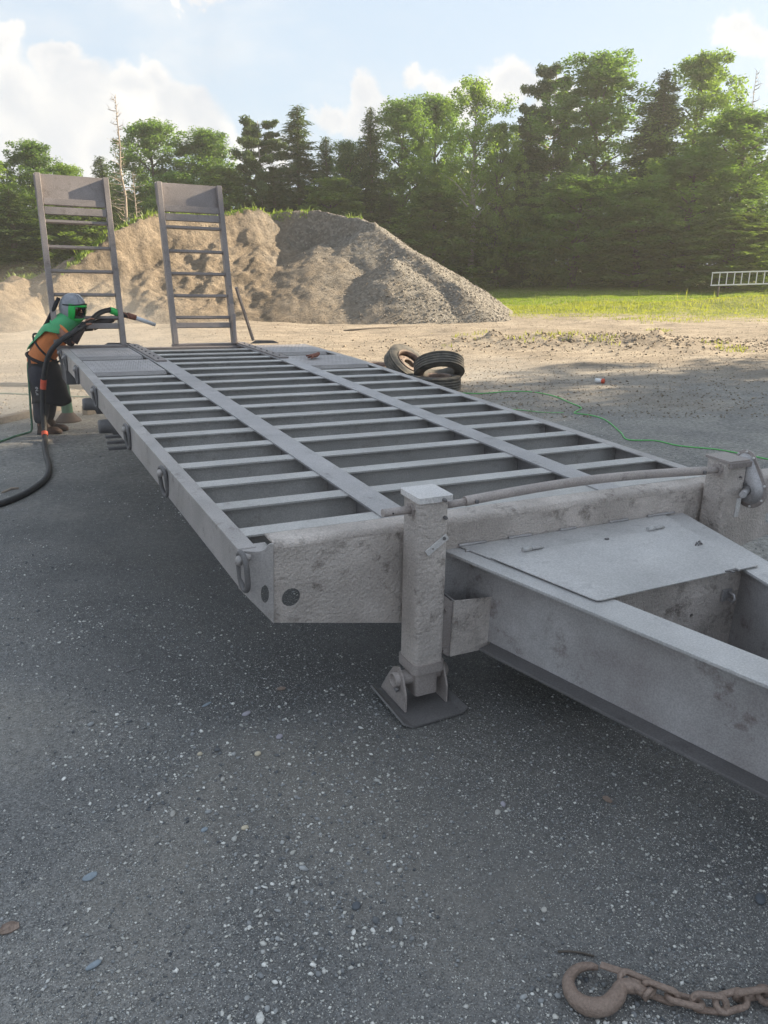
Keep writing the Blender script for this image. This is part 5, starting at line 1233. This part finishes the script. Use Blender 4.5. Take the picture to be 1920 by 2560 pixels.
o = MB().tube(smooth_path(gpath([(-2.2, 9.6), (-.9, 9.85), (-.344, 9.80), (.1, 9.50), (.45, 9.34), (.81, 8.95), (1.5, 8.6), (2.4, 8.4)], .03)), .030, 10).build('supply_hose', M['cordpale'] if False else M['hose']); tag(o, 'long dusty hose lying across the sunlit dirt behind the worker', 'hose')
o = MB().tube(smooth_path(gpath([(-2, 8.9), (-.9, 9.1), (-.382, 9.05), (-.1, 8.84), (.4, 8.4), (1.0, 8.13), (1.9, 7.9)], .010)), .011, 6).build('supply_line', M['greenhose']); tag(o, 'thin green line beside the dusty hose behind the worker', 'hose')
o = MB().bar((-1.6, 5.85, .035), (.30, 7.55, .045), .09, .075).build('timber', M['wood'], None, .006); tag(o, 'long weathered timber lying on the ground behind the worker\'s boots', 'timber')
# stand behind the worker
js = empty('support_stand', (.19, 6.66, 0), (0, 0, .3), None, 'dusty green grey support stand with a cone shaped foot behind the worker', 'stand')
js.location.z = gz(.19, 6.66)
MB().lathe([(0, .60), (.040, .60), (.045, .55), (.060, .13), (.060, .10)], n=18).build('post', M['greenhose'], js); MB().lathe([(.062, .10), (.13, .02), (.14, 0), (0, 0)], n=22).build('foot', M['boot'], js); MB().box(-.09, .09, -.05, .05, .60, .625).build('saddle', M['darksteel'], js, .004)
bx = MB().box(-.06, .06, -.05, .05, 0, .10).build('timber_block', M['wood'], None, .004); bx.location = (.46, 7.0, gz(.46, 7.0)); bx.rotation_euler = (0, 0, .5); tag(bx, 'small timber block on the ground right of the support stand', 'block')
# ------------------------------------------------------------------ tyres
def make_tyre(rim=True):
    e = empty('truck_tyre'); Rr, hw = .355, .100
    pr = [(.215, -hw * .80), (.235, -hw * .95), (.29, -hw), (.335, -hw * .93), (.357, -hw * .80)]
    for k in range(5):
        a = -hw * .74 + k * hw * .37; pr += [(Rr - .001 * abs(k - 2), a - .013 + .004), (Rr, a), (Rr - .001 * abs(k - 2), a + .013 - .0)]
        if k < 4: pr += [(Rr - .016, a + .0155), (Rr - .016, a + .0235)]
    pr += [(.357, hw * .80), (.335, hw * .93), (.29, hw), (.235, hw * .95), (.215, hw * .80), (.208, 0)]
    MB().lathe(pr, n=56, closed=True).build('tyre', M['tyre'], e)
    if rim:
        MB().lathe([(.212, -.09), (.218, -.10), (.205, -.085), (.195, -.03), (.185, .02), (.15, .035), (.105, .045), (.080, .040), (.080, .034), (.15, .028), (.18, .012), (.188, -.03), (.20, -.09)], n=40).build('rim', M['rim'], e)
        MB().lathe([(.204, .075), (.222, .10), (.214, .104), (.198, .08), (.19, .02), (.20, .02), (.204, .075)], n=40).build('rim_lip', M['rim'], e)
        for k in range(8):
            a = k * math.pi / 4; MB().lathe([(0, .004), (.009, .004), (.009, 0)], (.128 * math.cos(a), .128 * math.sin(a), .041), n=8).build('stud_hole', M['black'], e)
    return e
def put_tyre(t, s, d, z, axis, label):
    p = cw(s, d, z); t.location = p; t.rotation_euler = (SIDE * axis[0] + FWD * axis[1] + Zv * axis[2]).to_track_quat('Z', 'Y').to_euler(); tag(t, label, 'tyre', 'worn truck tyres in a pile right of the trailer'); return t
ty = make_tyre(); put_tyre(ty, .715, 11.05, .105, (0, 0, 1), 'flat lying truck tyre at the bottom right of the pile, carrying the tilted one')
put_tyre(copy_tree(ty), .335, 11.60, .27, (.50, -.42, .76), 'tilted truck tyre with its rusty rim showing, leaning at the left of the pile')
put_tyre(copy_tree(ty), -.12, 12.15, .115, (.05, -.05, 1), 'half hidden truck tyre lying flat behind the trailer rail')
ty2 = make_tyre(False); put_tyre(ty2, .76, 11.12, .295, (-.06, .55, .83), 'ribbed truck tyre without a rim, propped on the flat one with its near side up')
# ------------------------------------------------------------------ cord, litter, scraps
ck = [(5.15, 6.60), (5.251, 6.475), (5.441, 6.335), (5.66, 6.28), (5.898, 6.28), (6.167, 6.077), (6.213, 5.658), (6.067, 5.189), (5.93, 4.80), (5.66, 4.60), (5.60, 4.52), (5.678, 4.341), (5.622, 4.035), (5.285, 3.45), (5.092, 3.144), (5.295, 2.979), (5.344, 2.708), (5.539, 2.433), (5.6, 2.177), (5.637, 1.945), (5.675, 1.721), (5.74, 1.3), (5.9, .5)]
o = MB().tube(smooth_path(gpath(ck, .009), 6), .0065, 6).build('extension_cord', M['cord']); tag(o, 'bright green cord snaking over the grey gravel right of the trailer', 'cord')
ck = [(5.02, 4.62), (4.82, 4.85), (4.9, 5.15), (5.1, 5.05), (5.3, 4.75), (5.5, 4.62)]
o = MB().tube(smooth_path(gpath(ck, .007), 6), .0065, 6).build('faded_cord', M['cordpale']); tag(o, 'short faded loop of cord beside the bright green cord', 'cord')
def scrap(name, x, y, pts, h, mat, label, cat, rz=0, z=None):
    m = MB(); m.prism(pts, (0, 0, 0), (1, 0, 0), (0, 1, 0), (0, 0, h)); o = m.build(name, mat); o.location = (x, y, (gz(x, y) if z is None else z) + .002); o.rotation_euler = (random.uniform(-.06, .06), random.uniform(-.06, .06), rz)
    for v in o.data.vertices: v.co += Vector(mnoise.noise_vector(v.co * 60)) * .003
    return tag(o, label, cat)
lit = empty('paper_cup', (7.627, 6.354, gz(7.627, 6.354) + .035), (R(90), 0, .5), None, 'small crushed white cup with a red end lying on the grey gravel', 'cup')
MB().lathe([(0, -.05), (.034, -.05), (.036, 0), (.030, .05), (0, .05)], n=12).build('cup', M['white'], lit); MB().lathe([(.031, .045), (.038, .05), (.038, .085), (0, .085)], n=12).build('lid', M['red'], lit)
leafp = [(0, 0), (.02, -.012), (.034, .002), (.030, .022), (.014, .034), (-.006, .028), (-.012, .012)]
scrap('rust_flake', -.839, -.675, [(x * 1.1, y * 1.1) for x, y in leafp], .003, M['rustchain'], 'large brown rust flake at the bottom left edge of the yard', 'flake', .8)
scrap('rust_flake', .242, .171, [(x * .85, y * .6) for x, y in leafp], .003, M['rustchain'], 'brown rust flake left of the jack foot', 'flake', .1)
scrap('rust_flake', .973, -1.003, [(x * .8, y * .6) for x, y in leafp], .003, M['rustchain'], 'brown rust flake on the ground below the drawbar beam', 'flake', 2.0)
scrap('dark_chip', -.30, .62, [(0, 0), (.05, .004), (.052, .012), (.004, .012)], .004, M['darksteel'], 'thin black sliver among the pebbles left of the trailer', 'chip', .2)
def pebble(x, y, s, mat_, label, seed, sh=(1, .7, .5), rz=0):
    bm_ = bmesh.new(); bmesh.ops.create_icosphere(bm_, subdivisions=3, radius=.5)
    for v in bm_.verts: v.co *= 1 + .16 * mnoise.noise(v.co * 1.7 + Vector((seed, 0, 0))); v.co = Vector((v.co.x * sh[0], v.co.y * sh[1], v.co.z * sh[2])) * s
    me = bpy.data.meshes.new('pebble'); bm_.to_mesh(me); bm_.free(); me.polygons.foreach_set('use_smooth', [True] * len(me.polygons)); me.materials.append(mat_)
    o = bpy.data.objects.new('pebble', me); C.objects.link(o); o.location = (x, y, gz(x, y) + s * sh[2] * .28); o.rotation_euler = (0, 0, rz); return tag(o, label, 'pebble')
PM = {'pale': plain('pale_stone', (.42, .40, .37), .8, scale=60), 'blue': plain('blue_grey_stone', (.25, .29, .33), .75, scale=60), 'cream': plain('cream_stone', (.52, .45, .34), .8, scale=60), 'slate': plain('dark_slate_stone', (.09, .10, .115), .7, scale=60), 'lilac': plain('grey_lilac_stone', (.34, .32, .36), .8, scale=60)}
for a in [(-.656, -.885, .040, 'blue', 'long smooth pale blue pebble near the bottom left of the yard', (1, .42, .35), .25), (-.590, -.865, .016, 'pale', 'pale square pebble right of the long blue pebble', (1, .9, .6), .6),
    (-.144, -.300, .022, 'pale', 'white angular pebble in the middle of the gravel drift', (1, .7, .6), .9), (.012, -.216, .026, 'cream', 'round cream pebble near the top of the pebble drift', (1, .8, .6), .2), (-.175, -.119, .020, 'cream', 'small yellowish pebble in the left of the drift', (1, .8, .6), 0),
    (.194, -.956, .018, 'pale', 'lone pale pebble in the open dark ground at the bottom centre', (1, .7, .6), .3), (-.154, -.571, .024, 'cream', 'rounded cream pebble below the drift', (1, .72, .55), .1), (-.270, -.520, .024, 'blue', 'oval blue grey pebble left of the rounded cream one', (1, .62, .5), .1),
    (-.340, -.400, .028, 'pale', 'pale wedge shaped pebble left of the middle', (1, .6, .6), 1.1), (.476, -1.272, .020, 'pale', 'pale chip above the rusty hook', (1, .8, .5), .5), (.600, -.880, .024, 'pale', 'square light grey pebble below the drawbar', (1, .8, .5), .5), (.640, -.855, .028, 'lilac', 'flat greyish stone right of the square light one', (1, .6, .4), 1.2),
    (1.040, -1.525, .045, 'slate', 'flat dark slate stone at the right edge of the yard', (1, .6, .4), .6), (.060, .060, .038, 'lilac', 'broad flat lilac grey stone left of the jack foot', (1, .6, .35), .3), (-.060, .20, .050, 'blue', 'thin pale blue shard lying among the pebbles', (1, .25, .2), .4), (-.620, -.560, .045, 'blue', 'faint blue grey flat stone at the left of the yard', (1, .6, .22), .3),
    (.12, -.15, .034, 'lilac', 'grey oval stone at the right end of the drift', (1, .65, .45), .5), (.02, -1.02, .030, 'slate', 'dark stone sunk in the ground near the bottom centre', (1, .8, .5), .5)]:
    pebble(a[0], a[1], a[2], PM[a[3]], a[4], a[0] * 13 + a[1] * 7, a[5], a[6])
def twig(pts, r_, label, mat_='bark'):
    o = MB().tube([(x, y, gz(x, y) + .004 + (.004 if i == 1 else 0)) for i, (x, y) in enumerate(pts)], r_, 5).build('twig', M[mat_]); return tag(o, label, 'twig')
twig([(.418, -1.40), (.445, -1.418), (.470, -1.432), (.492, -1.455)], .0028, 'thin dark twig lying just above the rusty hook')
twig([(8.2, 16.6), (9.3, 17.1), (10.1, 17.0)], .03, 'dark stick on the tan dirt in front of the grass')
twig([(-.62, 3.92), (-.55, 4.0), (-.50, 3.99)], .012, 'pale splinter of wood beside the blasting hose', 'deadbark')
# glove heap on the right tread plate
gl = empty('work_gloves', TR @ Vector((2.12, 4.36, drop(4.36) + .002)), (0, 0, .4), None, 'crumpled brown work gloves lying on the right tread plate', 'gloves')
for (x, y, s, a) in ((0, 0, 1, .2), (.05, .03, .85, 1.3)):
    V = [((x, y, .022), (.030 * s, .020 * s)), ((x + .045 * s, y + .01, .030), (.030 * s, .020 * s)), ((x + .09 * s, y + .015, .040), .018 * s)]; E_ = [(0, 1), (1, 2)]
    for k in range(4): V.append(((x - .035 * s, y - .026 * s + .017 * k * s, .020 + .01 * (k % 2)), .009 * s)); E_.append((0, len(V) - 1)); V.append(((x - .070 * s, y - .034 * s + .022 * k * s, .012 + .016 * (k % 2)), .008 * s)); E_.append((len(V) - 2, len(V) - 1))
    V.append(((x + .01, y + .045 * s, .018), .010 * s)); E_.append((0, len(V) - 1))
    skin_body('glove', V, E_, M['redcloth'], gl, 1)
# ------------------------------------------------------------------ white ladder on its side at the trees
ld = empty('ladder', cw(0, 0), label='long white aluminium ladder lying on its edge in front of the trees at right', cat='ladder')
A0 = Vector((29.4, 23.1, .78)); B0 = Vector((34.7, 19.9, 1.0)); u_ = (B0 - A0).normalized(); L_ = (B0 - A0).length; ld.location = A0; vz = Vector((0, 0, 1))
PIL = Matrix.Translation(-A0)
for h in (0, .54): o = MB().bar(A0 + vz * h, B0 + vz * h, .05, .055).build('ladder_rail', M['white'], ld, .006); o.matrix_parent_inverse = PIL
k = 0; xx = .03
while xx < L_:
    o = MB().bar(A0 + u_ * xx + vz * .03, A0 + u_ * xx + vz * .51, .035, .035, (u_.x, u_.y, 0)).build('ladder_rung', M['white'], ld); o.matrix_parent_inverse = PIL; xx += .32 if k % 2 else .33; k += 1
for i, f in enumerate((.06, .52, .95)):
    p = A0 + u_ * L_ * f; o = MB().tube([(p.x, p.y, gz(p.x, p.y) - .05), (p.x, p.y, p.z - .02)], .04, 8).build('stub_post', M['bark']); tag(o, ['short stub post under the left end of the white ladder', 'short stub post under the middle of the white ladder', 'short stub post under the right end of the white ladder'][i], 'post')
# ------------------------------------------------------------------ hook and chain
hk = empty('tow_chain', (.40, -1.54, 0), label='rusty safety chain with a forged hook lying on the ground at the bottom right', cat='chain')
PIC = Matrix.Translation((-.40, 1.54, 0))
hp_ = smooth_path([(.462, -1.500, .024), (.440, -1.484, .025), (.405, -1.480, .026), (.368, -1.497, .027), (.350, -1.535, .028), (.362, -1.572, .028), (.400, -1.592, .029), (.440, -1.586, .030), (.470, -1.572, .030), (.492, -1.580, .030), (.512, -1.592, .028)], 5)
nn_ = len(hp_); rad_ = [np.interp(i / (nn_ - 1), [0, .06, .25, .5, .68, .82, .93, 1], [.006, .0095, .0135, .0215, .0215, .0165, .018, .014]) for i in range(nn_)]
o = MB().tube(hp_, [float(a) for a in rad_], 16).build('hook', M['rustchain'], hk); o.matrix_parent_inverse = PIC
o = MB().tube([(.512, -1.618, .030), (.488, -1.570, .036)], .0135, 12).build('hook_pin', M['rustchain'], hk); o.matrix_parent_inverse = PIC
o = MB().tube([(.5135, -1.622, .030), (.5115, -1.612, .032)], .018, 12).build('hook_eye', M['rustchain'], hk); o.matrix_parent_inverse = PIC
o = MB().bar((.466, -1.502, .034), (.500, -1.556, .042), .020, .006).build('hook_latch', M['rustchain'], hk, .002); o.matrix_parent_inverse = PIC
lm = MB(); st = []
for k in range(24):
    a = 2 * math.pi * k / 24; x = .0175 * math.cos(a); y = .0175 * math.sin(a) + (.022 if math.sin(a) > 0 else -.022); st.append((y, x, 0))
linkm = MB().tube(st, .0082, 9, closed=True).mesh('chain_link', M['rustchain'])
cpts = smooth_path([(.500, -1.572, .034), (.540, -1.618, .026), (.585, -1.665, .022), (.640, -1.705, .020), (.690, -1.722, .024), (.745, -1.735, .028), (.81, -1.79, .022), (.88, -1.86, .02), (.97, -1.93, .02), (1.08, -2.02, .02)], 10)
acc_ = 0; step = .056; last = cpts[0]; q = 0; nxt = .014
for i in range(1, len(cpts)):
    seg = (cpts[i] - cpts[i - 1]); sl = seg.length
    while acc_ + sl > nxt:
        p = cpts[i - 1] + seg * ((nxt - acc_) / sl); rollv = R([18, 84, -22, 66, 30, -75][q % 6]); dq = seg.normalized().to_track_quat('X', 'Z').to_matrix() @ Euler((rollv, 0, 0)).to_matrix()
        p = p.copy(); p.z = max(p.z, .010 + abs(math.sin(rollv)) * .016)
        l_ = inst('chain_link', linkm, hk); l_.matrix_parent_inverse = PIC; l_.matrix_basis = Matrix.Translation(p) @ dq.to_4x4(); nxt += step; q += 1
    acc_ += sl
# ------------------------------------------------------------------ air
hz = MB().box(-170, 230, -60, 260, -1.2, 15.5).build('haze', None) if False else None
m = bpy.data.materials.new('summer_haze'); m.use_nodes = True; N = m.node_tree.nodes; L = m.node_tree.links
for n in list(N): N.remove(n)
out_ = N.new('ShaderNodeOutputMaterial'); pv_ = N.new('ShaderNodeVolumePrincipled'); pv_.inputs['Density'].default_value = .0011; pv_.inputs['Color'].default_value = (.93, .93, .92, 1); pv_.inputs['Anisotropy'].default_value = .35
L.new(pv_.outputs[0], out_.inputs['Volume'])
hz = MB().box(-60, 75, -30, 90, -1.3, 17).build('haze', m); tag(hz, kind='stuff')

# blasting dust hanging round the worker's legs
m = bpy.data.materials.new('blasting_dust'); m.use_nodes = True; N = m.node_tree.nodes; L = m.node_tree.links
for n in list(N): N.remove(n)
out_ = N.new('ShaderNodeOutputMaterial'); pv_ = N.new('ShaderNodeVolumePrincipled'); pv_.inputs['Color'].default_value = (.90, .84, .76, 1)
tc = N.new('ShaderNodeTexCoord'); ln = N.new('ShaderNodeVectorMath'); ln.operation = 'LENGTH'; L.new(tc.outputs['Object'], ln.inputs[0])
fall = mapr(N, L, ln.outputs['Value'], 1.0, .1, 0, 1); nz_ = mapr(N, L, noise(N, L, tc.outputs['Object'], 2.2, 3), .3, .7, .2, 1.4)
mm = N.new('ShaderNodeMath'); mm.operation = 'MULTIPLY'; L.new(fall, mm.inputs[0]); L.new(nz_, mm.inputs[1]); m3 = N.new('ShaderNodeMath'); m3.operation = 'MULTIPLY'; L.new(mm.outputs[0], m3.inputs[0]); m3.inputs[1].default_value = .50
L.new(m3.outputs[0], pv_.inputs['Density']); L.new(pv_.outputs[0], out_.inputs['Volume'])
bm_ = bmesh.new(); bmesh.ops.create_icosphere(bm_, subdivisions=3, radius=1.0); me = bpy.data.meshes.new('dust_cloud'); bm_.to_mesh(me); bm_.free(); me.materials.append(m)
dc = bpy.data.objects.new('dust_cloud', me); C.objects.link(dc); dc.location = (.35, 7.0, .45); dc.scale = (2.3, 1.9, 1.3); tag(dc, 'thin blasting dust drifting round the worker and the ramp feet', None, None, 'stuff')
